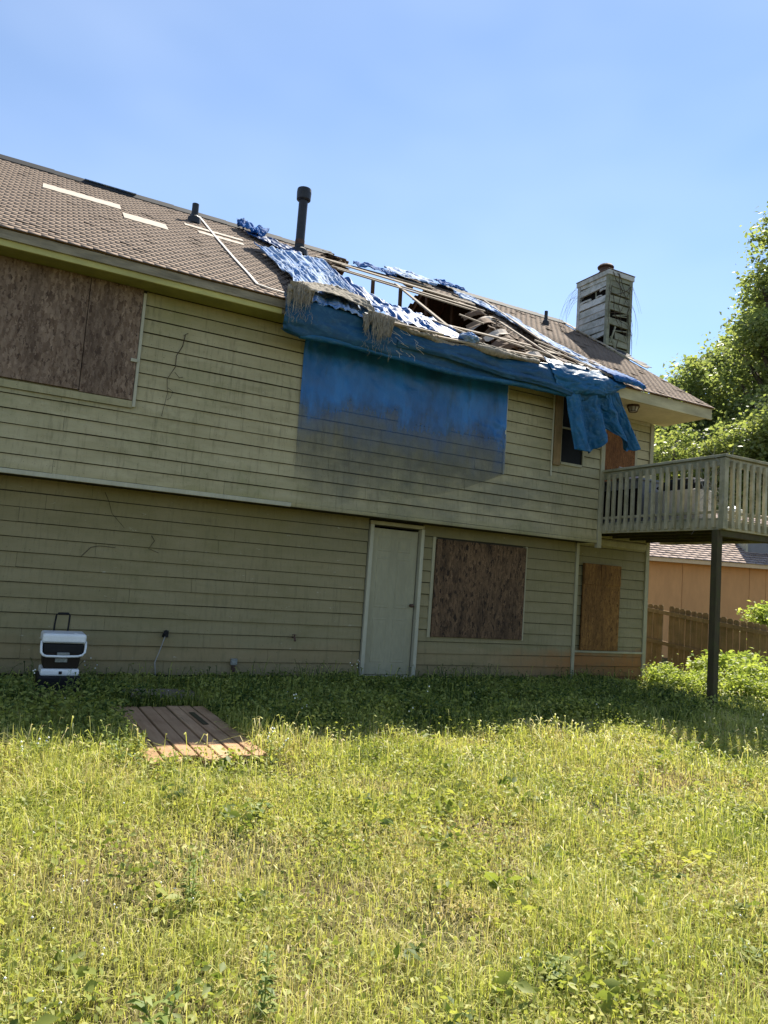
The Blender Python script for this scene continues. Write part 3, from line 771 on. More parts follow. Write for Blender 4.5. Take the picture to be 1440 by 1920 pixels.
for i in range(9):
    t = 1.9 + i * .33; m.beam(RP(XR + .0, t, .02 + .02 * random.random()), RP(XR + .05, t + .3, .03), .12, .015, up=(0, -ST, CT))
m.build('rake_flashing', 'batten', rd)
m = MB()
for i in range(7):
    t = 2.0 + i * .16; m.beam(RP(XR - .05 + .1 * random.random(), t, .03), RP(XR + .18 + .1 * random.random(), t + .1, .03 + .03 * random.random()), .14, .008, up=(0, -ST, CT))
m.build('torn_felt', 'ridge', rd)

# fittings on the wall
lamp = MB().lathe([(.10, 0), (.10, -.018), (.06, -.025)], (8.955, 8.70, 4.503), 12).build('porch_lamp', 'rust', house)
MB().lathe([(.095, -.028), (.085, -.05), (.06, -.105), (.03, -.11)], (8.955, 8.70, 4.503), 8).build('lamp_glass', 'frost', lamp)
m = MB()
for j in range(8):
    t = 2 * math.pi * (j + .5) / 8; c_, s_ = math.cos(t), math.sin(t)
    m.tube([(8.955 + .1 * c_, 8.70 + .1 * s_, 4.477), (8.955 + .066 * c_, 8.70 + .066 * s_, 4.393)], .006, 4)
m.tube([(8.955 + .066 * math.cos(2 * math.pi * j / 8), 8.70 + .066 * math.sin(2 * math.pi * j / 8), 4.393) for j in range(9)], .007, 4)
m.tube([(8.955 + .1 * math.cos(2 * math.pi * j / 8), 8.70 + .1 * math.sin(2 * math.pi * j / 8), 4.472) for j in range(9)], .008, 4)
m.build('lamp_cage', 'rust', lamp)
m = MB().box(1.86, 1.91, 9.14, 9.178, .45, .53); m.tube([(1.885, 9.15, .52), (1.87, 9.10, .53), (1.85, 9.09, .50), (1.845, 9.12, .46)], .016, 6)
fx = m.build('wall_fitting', 'blackpl', house)
MB().tube([(1.87, 9.13, .46), (1.83, 9.12, .32), (1.78, 9.13, .15), (1.80, 9.10, -.02), (1.84, 9.02, -.05)], .007, 5).build('cable', 'vineg', fx)
m = MB().tube([(3.52, 9.18, .50), (3.52, 9.10, .50), (3.52, 9.07, .46)], .014, 6); m.lathe([(.03, 0), (.03, .01)], (3.52, 9.11, .53), 8)
m.tube([(3.52, 9.11, .50), (3.52, 9.11, .53)], .008, 5)
m.build('tap', 'rust', house)
fx = MB().box(2.715, 2.795, 9.13, 9.178, .13, .21).build('outlet_box', 'greylab', house, bevel=.006)
MB().box(2.735, 2.775, 9.14, 9.178, -.03, .128).build('outlet_conduit', 'rust', fx)

# ------------------------------------------------------------------ tarps
def catmull(P, u):
    n = len(P) - 1; x = u * n; i = min(n - 1, int(x)); f = x - i
    p0 = P[max(0, i - 1)]; p1 = P[i]; p2 = P[i + 1]; p3 = P[min(n, i + 2)]
    return .5 * ((2 * p1) + (p2 - p0) * f + (2 * p0 - 5 * p1 + 4 * p2 - p3) * f * f + (3 * p1 - p0 - 3 * p2 + p3) * f ** 3)
def ridged(x, y, z):
    v = 0; a = 1; 
    for k in range(3):
        v += a * (1 - abs(noise.noise(Vector((x, y, z + k * 7)))) * 2.2); x *= 1.9; y *= 1.9; a *= .55
    return v / 2.2 - .4
def sheet(name, rows, nu, nv, mat, parent=None, amp=.03, fu=10, fv=3, seed=0, ragged=0, thick=.004, edge=True):
    rows = [[Vector(p) for p in r] for r in rows]
    G = []
    for j in range(nv + 1):
        v = j / nv
        G.append([None] * (nu + 1))
        for i in range(nu + 1):
            u = i / nu; vv = v
            if ragged: vv = v * (1 + ragged * nz3(u * 14, seed * 3.3) * v)
            vv = min(1, max(0, vv))
            G[j][i] = catmull([catmull(r, u) for r in rows], vv)
    out = []
    for j in range(nv + 1):
        for i in range(nu + 1):
            p = G[j][i]; a = G[j][min(nu, i + 1)] - G[j][max(0, i - 1)]; b = G[min(nv, j + 1)][i] - G[max(0, j - 1)][i]
            n = a.cross(b); n = n.normalized() if n.length > 1e-9 else Vector((0, -1, 0))
            if n.y > 0: n = -n
            uu, vv_ = i / nu, j / nv
            wu = uu * fu + (.09 * fu) * nz3(uu * 2.6, vv_ * 2.7, seed + 20) + .5 * nz3(uu * 8, vv_ * 8, seed + 21); wv_ = vv_ * fv + 1.3 * nz3(uu * 2.7, vv_ * 2.9, seed + 30)
            am = .45 + 1.1 * max(0, .5 + nz3(uu * 3.5, vv_ * 3.5, seed + 40))
            w_ = amp * am * ridged(wu, wv_, seed) + amp * .4 * nz3(uu * 4 + vv_ * 3, vv_ * 5 - uu * 2, seed + 50) + amp * .4 * nz3(i / nu * fu * 3, j / nv * fv * 5, seed + 3)
            out.append(p + n * w_)
    m = MB(); m.add(out, [(j * (nu + 1) + i, j * (nu + 1) + i + 1, (j + 1) * (nu + 1) + i + 1, (j + 1) * (nu + 1) + i) for j in range(nv) for i in range(nu)])
    o = m.build(name, mat, parent, smooth=True)
    if thick: s_ = o.modifiers.new('s', 'SOLIDIFY'); s_.thickness = thick
    return o
def D(x, t, h=0.05):
    if t >= 0: return RP(x, t, h)
    return Vector((x * (1 - .1 * t), 8.33 - .03 * h, ZE + .04 + t * .25))
ROWS = lambda G, h=.05: [[D(x, t, h) for x, t in r] for r in G]

# sheeting flat on the upper wall, thinning to clear film lower down
film = sheet('wall_sheeting', [[(3.19, 8.755, 4.47), (4.2, 8.74, 4.47), (5.4, 8.76, 4.47), (6.46, 8.77, 4.47)],
      [(3.19, 8.765, 3.9), (4.2, 8.745, 3.9), (5.4, 8.75, 3.9), (6.46, 8.765, 3.85)],
      [(3.19, 8.765, 3.3), (4.2, 8.75, 3.2), (5.4, 8.75, 3.2), (6.47, 8.765, 3.4)],
      [(3.20, 8.765, 2.4), (4.2, 8.755, 2.36), (5.4, 8.755, 2.6), (6.47, 8.765, 3.02)]], 130, 80, 'film', amp=.022, fu=11, fv=1.6, seed=4, thick=0)
tag(film, 'worn dark blue sheeting stuck flat on the upper wall, turning clear towards its bottom', 'tarp')

band = thing('eave_tarp', 'long dark blue tarp swagged under the broken eave, hanging in folds at its right end', 'tarp')
def vz(x):   # bottom edge of the swag
    return 4.255 + .03 * sstep(5.5, 7, x) + .02 * math.sin(x * 2.1)
rows = []
xsb = [2.74, 2.95, 3.3, 3.8, 4.4, 5.0, 5.6, 6.2, 6.8, 7.3, 7.7]
top = [RP(x, .06, .05) for x in xsb]; top = [Vector((v.x, v.y, v.z - (.08 * sstep(4.3, 5.2, v.x) * sstep(7.4, 6.4, v.x)))) for v in top]
rows.append(top)
rows.append([(x, 8.355, 4.66 - (.06 * sstep(4.3, 5.2, x) * sstep(7.4, 6.4, x))) for x in xsb])
rows.append([(x, 8.34 - .03 * math.sin(x * 3), 4.50) for x in xsb])
rows.append([(x, 8.36 - .04 * math.cos(x * 1.7), 4.36) for x in xsb])
rows.append([(x + .02, 8.40, (4.30 if x < 2.9 else vz(x))) for x in xsb])
rows.append([(x + .03, 8.52, (4.33 if x < 2.9 else vz(x) + .03)) for x in xsb])
sheet('swag', rows, 150, 34, 'tarpband', band, amp=.035, fu=5, fv=2.6, seed=2)
# tight roll of cloth along the swag's lower edge
pts = []
for i in range(90):
    x = 2.98 + i / 89 * 4.6; pts.append(Vector((x, 8.395 + .015 * math.sin(x * 5), vz(x) + .012 + .012 * nz3(x * 4, 1))))
rows = []
for k in range(5):
    a = k / 4 * math.pi * 1.6 + 2.6
    rows.append([p + Vector((0, math.cos(a) * .035, math.sin(a) * .04)) for p in pts[::6] + [pts[-1]]])
sheet('hem_roll', rows, 120, 12, 'tarpdrape', band, amp=.012, fu=14, fv=2, seed=8)
# second fold line through the swag
rows = [[(x, 8.325, 4.47 - .14 * (x - 4.0) / 3.6 + dz + .02 * math.sin(x * 4)) for x in (4.3, 4.9, 5.5, 6.1, 6.7, 7.3)] for dz in (.05, .0, -.05)]
rows[1] = [(x, y - .035, z) for x, y, z in rows[1]]
sheet('fold', rows, 90, 10, 'tarpband', band, amp=.02, fu=9, fv=1, seed=14)
# bunched section that crosses the porch corner
rows = [[RP(6.9, .2, .06), RP(7.5, .2, .07), RP(8.05, .22, .06), RP(8.35, .25, .05)],
        [(6.9, 8.34, 4.62), (7.5, 8.31, 4.64), (8.05, 8.32, 4.66), (8.42, 8.35, 4.66)],
        [(6.95, 8.31, 4.46), (7.5, 8.25, 4.50), (8.0, 8.27, 4.53), (8.30, 8.34, 4.58)],
        [(7.05, 8.36, 4.31), (7.5, 8.28, 4.36), (7.95, 8.30, 4.42), (8.2, 8.38, 4.50)],
        [(7.1, 8.5, 4.30), (7.5, 8.42, 4.33), (7.95, 8.42, 4.38), (8.15, 8.46, 4.46)]]
sheet('bunched_fold', rows, 70, 40, 'tarpdrape', band, amp=.04, fu=4, fv=5, seed=5)
tops = [(7.20, 4.38), (7.38, 4.40), (7.56, 4.42), (7.74, 4.44), (7.90, 4.46), (8.02, 4.48), (8.14, 4.50), (8.26, 4.52)]
bots = [(7.44, 3.50), (7.60, 3.46), (7.80, 3.50), (7.95, 3.66), (8.10, 3.93), (8.36, 3.72), (8.56, 3.64), (8.74, 3.68)]
yof = [0, -.10, .05, -.10, .07, -.09, .05, -.05]
rows = []
for f in (0, .25, .5, .75, 1):
    r = []
    for (a, b_), (c, d_), yo in zip(tops, bots, yof):
        e = f ** 1.15
        r.append((a + (c - a) * e, 8.36 + yo * (.4 + f), b_ + (d_ - b_) * f))
    rows.append(r)
sheet('hanging_drape', rows, 120, 70, 'tarpdrape', band, amp=.035, fu=12, fv=1.2, seed=6, ragged=.10)

FOLD = [[(3.02, 2.69), (3.38, 2.81), (3.77, 3.05), (4.11, 3.07)], [(3.04, 1.74), (3.4, 2.01), (3.82, 2.25), (4.11, 2.16)], [(3.02, .83), (3.37, 1.06), (3.82, 1.4), (4.02, 1.3)], [(2.85, .1), (3.22, .28), (3.69, .44), (3.99, .29)], [(2.85, -.05), (3.12, -.1), (3.5, -.2), (4.06, -.37)]]
FOLD[0] = [(2.95, 2.95), (3.38, 2.95), (3.77, 3.25), (4.20, 3.2)]
rt = thing('roof_tarp', 'sun bleached blue and white tarp crumpled over the roof below the tall vent pipe', 'tarp')
sheet('bleached_fold', ROWS(FOLD, .09), 150, 110, 'tarproof', rt, amp=.075, fu=9, fv=1.1, seed=1)
INNER = [[(4.20, 3.1), (4.28, 2.2), (4.6, 1.25), (5.15, 1.02)], [(4.05, 1.6), (4.2, 1.1), (4.5, .75), (4.95, .55)], [(3.95, .7), (4.15, .4), (4.45, .1), (4.85, -.02)]]
sheet('inner_fold', ROWS(INNER, .06), 80, 60, 'tarpinner', rt, amp=.08, fu=6, fv=.6, seed=3)
INN2 = [[(4.55, .95), (4.85, .98), (5.1, .99), (5.35, .95)], [(4.5, .5), (4.8, .55), (5.1, .55), (5.42, .5)], [(4.45, 0), (4.8, .0), (5.15, .0), (5.5, .02)]]
sheet('inner_fold', ROWS(INN2, .05), 60, 40, 'tarpinner', rt, amp=.05, fu=5, fv=.6, seed=31)
STRIP = [[(3.1, 4.45), (3.5, 4.3), (3.78, 4.05), (4.0, 3.85)], [(3.12, 4.15), (3.45, 3.95), (3.72, 3.6), (3.92, 3.45)], [(3.2, 3.95), (3.42, 3.6), (3.65, 3.2), (3.9, 3.05)]]
sheet('dark_strip', ROWS(STRIP, .05), 60, 24, 'tarpblue', rt, amp=.04, fu=4, fv=1.5, seed=12)
CR_ = [[(3.02, 4.75), (3.2, 4.95), (3.35, 4.8), (3.62, 4.78)], [(3.05, 4.45), (3.2, 4.4), (3.36, 4.35), (3.58, 4.6)], [(3.12, 4.15), (3.25, 4.05), (3.4, 4.1), (3.5, 4.4)]]
sheet('crumpled_corner', ROWS(CR_, .12), 40, 30, 'tarpmid', rt, amp=.10, fu=2.5, fv=1.6, seed=13)
# shredded grey backing and its fringe
fr = thing('shredded_backing', 'grey shredded tarp backing hanging over the eave with frayed threads', 'tarp')
G = [[(3.02, .42), (3.3, .62), (3.62, .75), (3.9, .55)], [(2.86, .16), (3.2, .36), (3.6, .42), (3.95, .2)], [(2.80, -.02), (3.1, .06), (3.62, .06), (4.0, -.02)]]
sheet('torn_flap', ROWS(G, .16), 60, 24, 'fringe', fr, amp=.04, fu=6, fv=2, seed=21)
for (xa, xb, z0, z1, sd) in ((2.72, 3.06, 4.80, 4.38, 22), (3.78, 4.16, 4.70, 4.20, 23)):
    rr = random.Random(sd)
    for q in range(0, 9, 2):
        xc = xa + (xb - xa) * (q + .5) / 9 + rr.uniform(-.02, .02); wd = rr.uniform(.05, .10); ln = (z0 - z1) * rr.uniform(.35, .85) * (1.15 - 1.1 * abs(q / 8 - (.3 if sd == 22 else .55))); ya = 8.31 - rr.uniform(0, .06); dxx = rr.uniform(-.05, .03)
        rows = [[(xc + dxx * f * f + (u - .5) * wd * (1.2 - .85 * f * f), ya - .035 * math.sin(f * 3 + q) - .02 * math.sin(u * 5 + q * 2), z0 + .07 * math.sin(q / 8 * 3.1) - ln * f) for u in (0, .5, 1)] for f in (0, .35, .7, 1)]
        sheet('hanging_rag', rows, 8, 22, 'fringe', fr, amp=.014, fu=2, fv=2.5, seed=sd + q, ragged=.25)
    m = MB()
    for i in range(70):
        x = random.uniform(xa - .01, xb + .02); z = random.uniform(z1 + .03, z0); L_ = random.uniform(.03, .11); y = 8.27 - random.uniform(0, .04)
        m.tube([(x, y, z), (x + random.uniform(-.03, .03), y - .02, z - L_ * .5), (x + random.uniform(-.035, .035), y - random.uniform(-.02, .03), z - L_)], .0018, 3)
    for i in range(230):
        u = random.random()
        if nz3(u * 9, sd, 2) < -.12: continue
        x = xa + (xb - xa) * u; zt_ = z0 + .07 * math.sin(u * 3.1) - random.uniform(0, .12); L_ = (z0 - z1) * random.uniform(.15, .8) * (.8 + .9 * nz3(u * 7, sd, 5)) * (1.15 - 1.1 * abs(u - (.3 if sd == 22 else .55))); y = 8.275 - random.uniform(0, .05); dx = random.uniform(-.03, .03)
        m.tube([(x, y, zt_), (x + dx * .4, y - .015, zt_ - L_ * .5), (x + dx + random.uniform(-.012, .012), y + random.uniform(-.02, .02), zt_ - L_)], .0042, 3, .0018)
    tag(m.build('loose_threads', 'fibre', fr), kind='stuff')
m = MB()
for i in range(16):
    x = random.uniform(4.2, 4.6); z = random.uniform(4.32, 4.62); m.tube([(x, 8.30, z), (x + random.uniform(-.02, .08), 8.28, z - .04), (x + random.uniform(.0, .15), 8.28, z - random.uniform(.04, .1))], .002, 3)
tag(m.build('loose_threads', 'cord', fr), kind='stuff')
# grey rolled cloth along the lower edge of the opening
rl = thing('rolled_cloth', 'lumpy grey rolled cloth with a knot along the lower edge of the roof opening', 'tarp')
pts = [Vector((x, 8.37 + .05 * math.sin(x * 5), z)) for x, z in ((4.0, 4.74), (4.25, 4.70), (4.5, 4.64), (4.75, 4.62), (5.0, 4.60), (5.25, 4.62), (5.45, 4.68), (5.7, 4.66), (6.0, 4.64), (6.3, 4.66), (6.7, 4.69))]
for nme, rr, sd, off in (('cloth_roll', .05, 40, 0), ('cloth_roll', .03, 44, .05)):
    rows = []
    for k in range(7):
        a = k / 6 * math.pi * 2
        rows.append([p + Vector((0, off * .4 + math.cos(a) * rr, off + math.sin(a) * rr * (.8 + .4 * math.sin(i * 1.9)))) for i, p in enumerate(pts)])
    sheet(nme, rows, 110, 18, 'fringe', rl, amp=.028, fu=22, fv=2, seed=sd)
kn = bmesh.new(); bmesh.ops.create_icosphere(kn, subdivisions=4, radius=.13)
for v in kn.verts:
    v.co *= 1 + .45 * ridged(v.co.x * 9, v.co.y * 9, v.co.z * 9); v.co.z *= .6; v.co.x *= 1.1; v.co += Vector((5.47, 8.42, 4.78))
me = bpy.data.meshes.new('knot'); kn.to_mesh(me); me.materials.append(MT['tarproof'])
link(bpy.data.objects.new('knot', me), rl)
# diagonal strip on the right of the hole
DG = [[(7.40, 4.45), (7.95, 4.0), (8.15, 2.8), (8.30, 1.3), (8.72, .30)], [(7.34, 4.2), (7.85, 3.65), (8.0, 2.3), (8.1, .85), (8.42, .08)], [(7.28, 3.95), (7.72, 3.2), (7.82, 1.9), (7.95, .55), (8.20, -.03)]]
ds = sheet('tarp_strip', ROWS(DG, .06), 140, 26, 'tarproof', None, amp=.05, fu=7, fv=3, seed=9)
tag(ds, 'long narrow bleached tarp strip lying diagonally down the roof right of the opening', 'tarp')
ds = sheet('tarp_strip', [[RP(8.05, .38, .09), RP(8.3, .42, .09), RP(8.55, .42, .09), RP(8.78, .34, .08)], [(8.08, 8.33, 4.76), (8.3, 8.30, 4.77), (8.6, 8.30, 4.76), (8.82, 8.34, 4.72)], [(8.15, 8.31, 4.68), (8.35, 8.29, 4.67), (8.6, 8.30, 4.67), (8.80, 8.34, 4.66)]], 50, 24, 'tarpmid', None, amp=.03, fu=5, fv=2, seed=10)
tag(ds, 'short bright blue tarp end folded over the eave beside the porch ceiling', 'tarp')
for i, (G, lab, sd) in enumerate((([[(5.05, 4.05), (5.3, 4.2), (5.65, 4.2), (5.85, 4.0)], [(5.0, 3.8), (5.25, 3.85), (5.55, 3.85), (5.8, 3.7)]], 'blue tarp rag caught on the topmost battens at the missing ridge', 51),
                                  ([[(5.95, 4.75), (6.3, 4.95), (6.65, 4.95), (6.95, 4.75)], [(5.9, 4.3), (6.25, 4.35), (6.6, 4.35), (6.95, 4.3)], [(5.9, 4.1), (6.25, 4.05), (6.55, 4.1), (6.85, 4.15)]], 'crumpled pale blue tarp rag on the ridge above the battens', 52),
                                  ([[(7.15, 4.9), (7.35, 5.0), (7.6, 4.95), (7.8, 4.85)], [(7.15, 4.6), (7.35, 4.6), (7.6, 4.6), (7.8, 4.55)]], 'small blue tarp rag at the ridge where the diagonal strip begins', 53))):
    o = sheet('tarp_rag', ROWS(G, .10), 44, 24, 'tarpmid' if i != 1 else 'tarproof', None, amp=.06, fu=3, fv=1.2, seed=sd)
    tag(o, lab, 'tarp')
# white cord down the slope
m = MB()
for a, b_ in zip([(2.39, 4.7), (2.40, 3.0), (2.43, 1.6), (2.46, .9), (2.47, .34), (2.62, .27)], [(2.40, 3.0), (2.43, 1.6), (2.46, .9), (2.47, .34), (2.62, .27), (3.0, .22)]):
    m.beam(RP(*a, .016), RP(*b_, .016), .034, .010, up=(0, -ST, CT))
tag(m.build('cord', 'cord'), 'thin white cord running straight down the left part of the roof', 'cord')

# ------------------------------------------------------------------ dead vines
m = MB()
r2 = random.Random(5)
def wander(p, d, n, st, jit, face='y'):
    pts = [Vector(p)]; d = Vector(d)
    for i in range(n):
        d = (d + Vector((r2.uniform(-jit, jit), r2.uniform(-jit, jit) * .3, r2.uniform(-jit, jit)))).normalized(); q = pts[-1] + d * st
        if face == 'y': q.y = CY0 - .03 - r2.random() * .02; q.x = min(CX1, max(CX0, q.x))
        pts.append(q)
    return pts
for (x, z, dx, dz, n) in ((10.68, 8.1, .3, -1, 16), (10.85, 8.1, .25, -.8, 20), (11.2, 7.9, -.6, -.8, 18), (10.7, 7.6, .5, -.7, 16), (11.15, 7.4, -.5, -.9, 14), (10.75, 7.2, .6, -.3, 10), (11.2, 7.9, -.2, -1, 20), (10.66, 7.8, 0, -1, 22), (10.9, 6.7, -.2, -1, 8), (10.8, 8.1, .8, -.6, 12)):
    m.tube(wander((x, CY0 - .04, z), (dx, 0, dz), n, .08, .35), .008, 4, .003)
m.build('stem', 'vine', None)
vn = thing('dead_vine', 'tangle of dead vines clinging to the chimney with loose hair-thin strands on both sides', 'vine')
bpy.data.objects['stem'].parent = vn
m = MB()
for i in range(26):
    if i < 14: x, y, z = CX1 + .02, CY0 + r2.uniform(0, .5), r2.uniform(7.4, 8.1); d = (r2.uniform(.2, .6), r2.uniform(-.2, .1), -.3)
    else: x, y, z = CX0 - .03, CY1 - r2.uniform(0, .4), r2.uniform(7.7, 8.05); d = (-.4, r2.uniform(.0, .4), .2)
    pts = [Vector((x, y, z))]; d = Vector(d)
    for k in range(r2.randint(7, 12)):
        d = (d + Vector((r2.uniform(-.2, .2), r2.uniform(-.1, .1), -.33))).normalized(); pts.append(pts[-1] + d * .085)
    m.tube(pts, .0035, 3, .0015)
tag(m.build('hanging_strands', 'vineg', vn), kind='stuff')
m = MB().tube([(1.68, 8.775, 4.08), (1.66, 8.77, 3.93), (1.60, 8.768, 3.80), (1.60, 8.77, 3.66), (1.52, 8.768, 3.50), (1.54, 8.77, 3.33), (1.50, 8.77, 3.05)], .006, 4, .003)
m.tube([(1.60, 8.768, 3.60), (1.66, 8.765, 3.54), (1.70, 8.77, 3.56)], .004, 3); m.tube([(1.54, 8.77, 3.40), (1.60, 8.765, 3.36), (1.58, 8.77, 3.28), (1.54, 8.77, 3.25)], .003, 3)
m.tube([(1.66, 8.77, 4.06), (1.71, 8.768, 4.10)], .004, 3)
tag(m.build('dead_vine', 'vine'), 'single crooked dead tendril on the upper wall right of the boarded window', 'vine')
m = MB().tube([(1.02, 9.176, 2.12), (1.08, 9.175, 2.0), (1.12, 9.175, 1.88), (1.28, 9.176, 1.72)], .004, 3, .002)  # thin dark tubes that draw cracks in the lower boards
m.tube([(.83, 9.176, 1.34), (.93, 9.175, 1.46), (1.02, 9.176, 1.485), (1.2, 9.176, 1.48)], .005, 3, .003)
m.tube([(1.60, 9.176, 1.66), (1.64, 9.175, 1.60), (1.58, 9.176, 1.50), (1.7, 9.176, 1.46)], .005, 3, .003)
tag(m.build('dead_vine', 'vine'), 'thin black crack lines across the lower wall just under the overhang', 'vine')

# ------------------------------------------------------------------ deck
DX0, DX1, DY0, DY1 = 8.47, 10.45, 6.56, 9.36
dkt = thing('deck', 'raised wooden deck with mossy grey baluster railing at the right end of the house', 'deck', (0, 0, 0))
def db(name, mat, *a, bev=.004): return MB().box(*a).build(name, mat, dkt, bevel=bev)
y = DY0 + .04
while y < DY1 - .05:
    db('deck_board', 'deckx', DX0, DX1, y, min(y + .135, DY1), 2.472, 2.50 + random.uniform(0, .003)); y += .142
db('rim_joist', 'deckw', DX0 - .005, DX0 + .033, DY0, DY1, 2.335, 2.470)
db('rim_joist', 'deckw', DX0 + .035, DX1, DY0, DY0 + .038, 2.335, 2.470)
db('rim_joist', 'deckw', DX1 - .038, DX1, DY0 + .04, DY1, 2.335, 2.470)
x = DX0 + .4
while x < DX1 - .1: db('joist', 'post', x, x + .038, DY0 + .04, DY1, 2.338, 2.468); x += .4
def balus(x, y, nx_, ny_):
    a = random.uniform(-.004, .004); m = MB(); s = .022
    zb, zt = 2.365 + random.uniform(-.006, .006), 3.27
    cx_, cy_ = x + nx_ * s * 1.05, y + ny_ * s * 1.05
    v = []
    for z, sc in ((zb, .6), (zb + .03, 1), (zt, 1)):
        ox, oy = (-nx_ * s * (1 - sc), -ny_ * s * (1 - sc)); k = a * (z - zb) * 4
        v += [(cx_ - s + (ox if nx_ else 0) + k * abs(ny_), cy_ - s + k * abs(nx_), z), (cx_ + s + k * abs(ny_), cy_ - s + (0) + k * abs(nx_), z), (cx_ + s + k * abs(ny_), cy_ + s + k * abs(nx_), z), (cx_ - s + k * abs(ny_), cy_ + s + k * abs(nx_), z)]
    m.add(v, [(3, 2, 1, 0), (8, 9, 10, 11)] + [(i + q, i + (q + 1) % 4, i + 4 + (q + 1) % 4, i + 4 + q) for i in (0, 4) for q in range(4)])
    m.build('baluster', 'deckw', dkt)
y = DY0 + .13
while y < DY1 - .04: balus(DX0 - .006, y, -1, 0); y += .131
x = DX0 + .13
while x < DX1: balus(x, DY0 - .002, 0, -1); x += .135
db('corner_post', 'deckw', DX0 - .05, DX0 + .03, DY0 - .045, DY0 + .04, 2.34, 3.30)
db('top_rail', 'deckx', DX0 - .045, DX0 + .085, DY0 - .045, DY1, 3.315, 3.353)
db('top_rail', 'deckw', DX0 + .087, DX1 + .05, DY0 - .045, DY0 + .085, 3.315, 3.353)
db('sub_rail', 'deckx', DX0 - .004, DX0 + .030, DY0 + .045, DY1, 3.20, 3.312)
db('sub_rail', 'deckw', DX0 + .035, DX1, DY0 + .0, DY0 + .034, 3.20, 3.312)
db('bottom_rail', 'deckw', DX0 - .003, DX0 + .03, DY0 + .045, DY1, 2.56, 2.60); db('bottom_rail', 'deckw', DX0 + .035, DX1, DY0 + .0, DY0 + .03, 2.56, 2.60)
for (x, y) in ((DX0 + .0, DY0 + .055), (DX1 - .1, DY0 + .055)):
    MB().box(x - .035, x + .065, y - .005, y + .095, gz(x, y) - .3, 2.334).build('post', 'post', dkt, bevel=.006)
MB().box(DX0 - .0, DX1, DY0 + .04, DY0 + .16, 2.25, 2.333).build('beam', 'post', dkt)
# twigs and dry stalks tangled in the corner railing
m = MB()
for i in range(45):
    x, y, z = DX0 - .03 + r2.uniform(-.02, .1), DY0 + r2.uniform(-.03, .35), r2.uniform(2.6, 3.34); d = Vector((r2.uniform(-.3, .3), r2.uniform(-.6, .6), r2.uniform(-1, .8))).normalized()
    pts = [Vector((x, y, z))]
    for k in range(6): d = (d + Vector((r2.uniform(-.3, .3), r2.uniform(-.3, .3), r2.uniform(-.35, .25)))).normalized(); pts.append(pts[-1] + d * .07)
    m.tube(pts, .003, 3, .0015)
tag(m.build('dry_vine', 'vineg'), 'dry pale vine stalks tangled through the deck railing corner', 'vine')

# things standing on the deck
cab = thing('cabinet', 'low grey cabinet with black open fronts behind the left part of the deck railing', 'cabinet', (0, 0, 0))
MB().box(8.62, 9.05, 8.15, 9.2, 2.505, 3.16).build('cabinet_body', 'greyd', cab, bevel=.01)
MB().box(8.60, 9.07, 8.13, 9.22, 3.162, 3.20).build('cabinet_top', 'greyd', cab, bevel=.008)
for y in (8.2, 8.46, 8.72, 8.98): MB().box(8.612, 8.619, y, y + .2, 2.58, 3.04).build('opening', 'black', cab)
lb = thing('storage_box', 'pale grey panelled storage box behind the middle of the deck railing', 'storage box', (0, 0, 0))
MB().box(8.64, 9.06, 7.14, 8.06, 2.505, 2.96).build('box_body', 'grey', lb, bevel=.012)
for y in (7.3, 7.5, 7.7, 7.9): MB().box(8.63, 8.638, y, y + .012, 2.52, 2.95).build('batten_strip', 'grey', lb)
def blob(name, loc, sx, sy, sz, mat, lab, cat, seed, amt=.35):
    bm = bmesh.new(); bmesh.ops.create_icosphere(bm, subdivisions=4, radius=1)
    for v in bm.verts:
        v.co *= 1 + amt * ridged(v.co.x * 1.4 + seed, v.co.y * 1.4, v.co.z * 1.4)
        v.co = Vector((v.co.x * sx, v.co.y * sy, max(-.9, v.co.z) * sz + .9 * sz)) + Vector(loc)
    me = bpy.data.meshes.new(name); bm.to_mesh(me); me.materials.append(MT[mat])
    me.polygons.foreach_set('use_smooth', [True] * len(me.polygons)); o = bpy.data.objects.new(name, me); link(o); tag(o, lab, cat); return o
blob('cloth_heap', (8.85, 7.55, 2.965), .16, .42, .10, 'dark', 'crumpled charcoal cloth heaped on the pale storage box on the deck', 'cloth', 3, .5)
blob('plastic_bag', (9.0, 6.85, 2.505), .15, .16, .11, 'bag', 'white plastic bag on the deck floor behind the front railing', 'bag', 8, .4)
m = MB().add([(8.60, 8.45, 3.21), (9.0, 8.45, 3.21), (9.0, 8.75, 3.21), (8.60, 8.75, 3.21), (8.60, 8.60, 3.42), (9.0, 8.60, 3.40)], [(0, 3, 2, 1), (0, 1, 5, 4), (2, 3, 4, 5), (0, 4, 3), (1, 2, 5)])
tag(m.build('cardboard_tent', 'card'), 'folded piece of pinkish cardboard standing like a tent on the deck cabinet', 'cardboard')

# ------------------------------------------------------------------ platform, slab, cooler
pf = thing('wooden_platform', 'low platform of bleached planks in the lawn, front end in the sun', 'platform', (1.5, 6.5, -.1))
x = 1.08; widths = [.125, .14, .125, .14, .12, .13, .115]
for i, w_ in enumerate(widths):
    zt = -.062 + random.uniform(-.004, .006); y0 = 5.46 + random.uniform(-.07, .07); y1 = 7.48 + random.uniform(-.06, .05)
    m = MB().box(x, x + w_ - .014, y0, y1, zt - .034, zt); k_ = random.uniform(-.003, .003); z_k = random.uniform(-.012, .012); m.v = [(a + k_ * (b_ - 6.5), b_, c + z_k * (b_ - 6.5) + .008 * (a - x) * 10 * random.uniform(-1, 1)) for a, b_, c in m.v]; m.build('plank', 'plank', pf, bevel=.004); x += w_
for y in (5.8, 6.6, 7.25): MB().box(1.11, 1.95, y, y + .08, -.2, -.098).build('joist', 'post', pf)
MB().box(1.745, 1.795, 6.55, 7.1, -.0555, -.051).build('scorched_strip', 'post', pf)
sb = MB(); n = 9; ptsx = [1.22 + .72 * i / n for i in range(n + 1)]
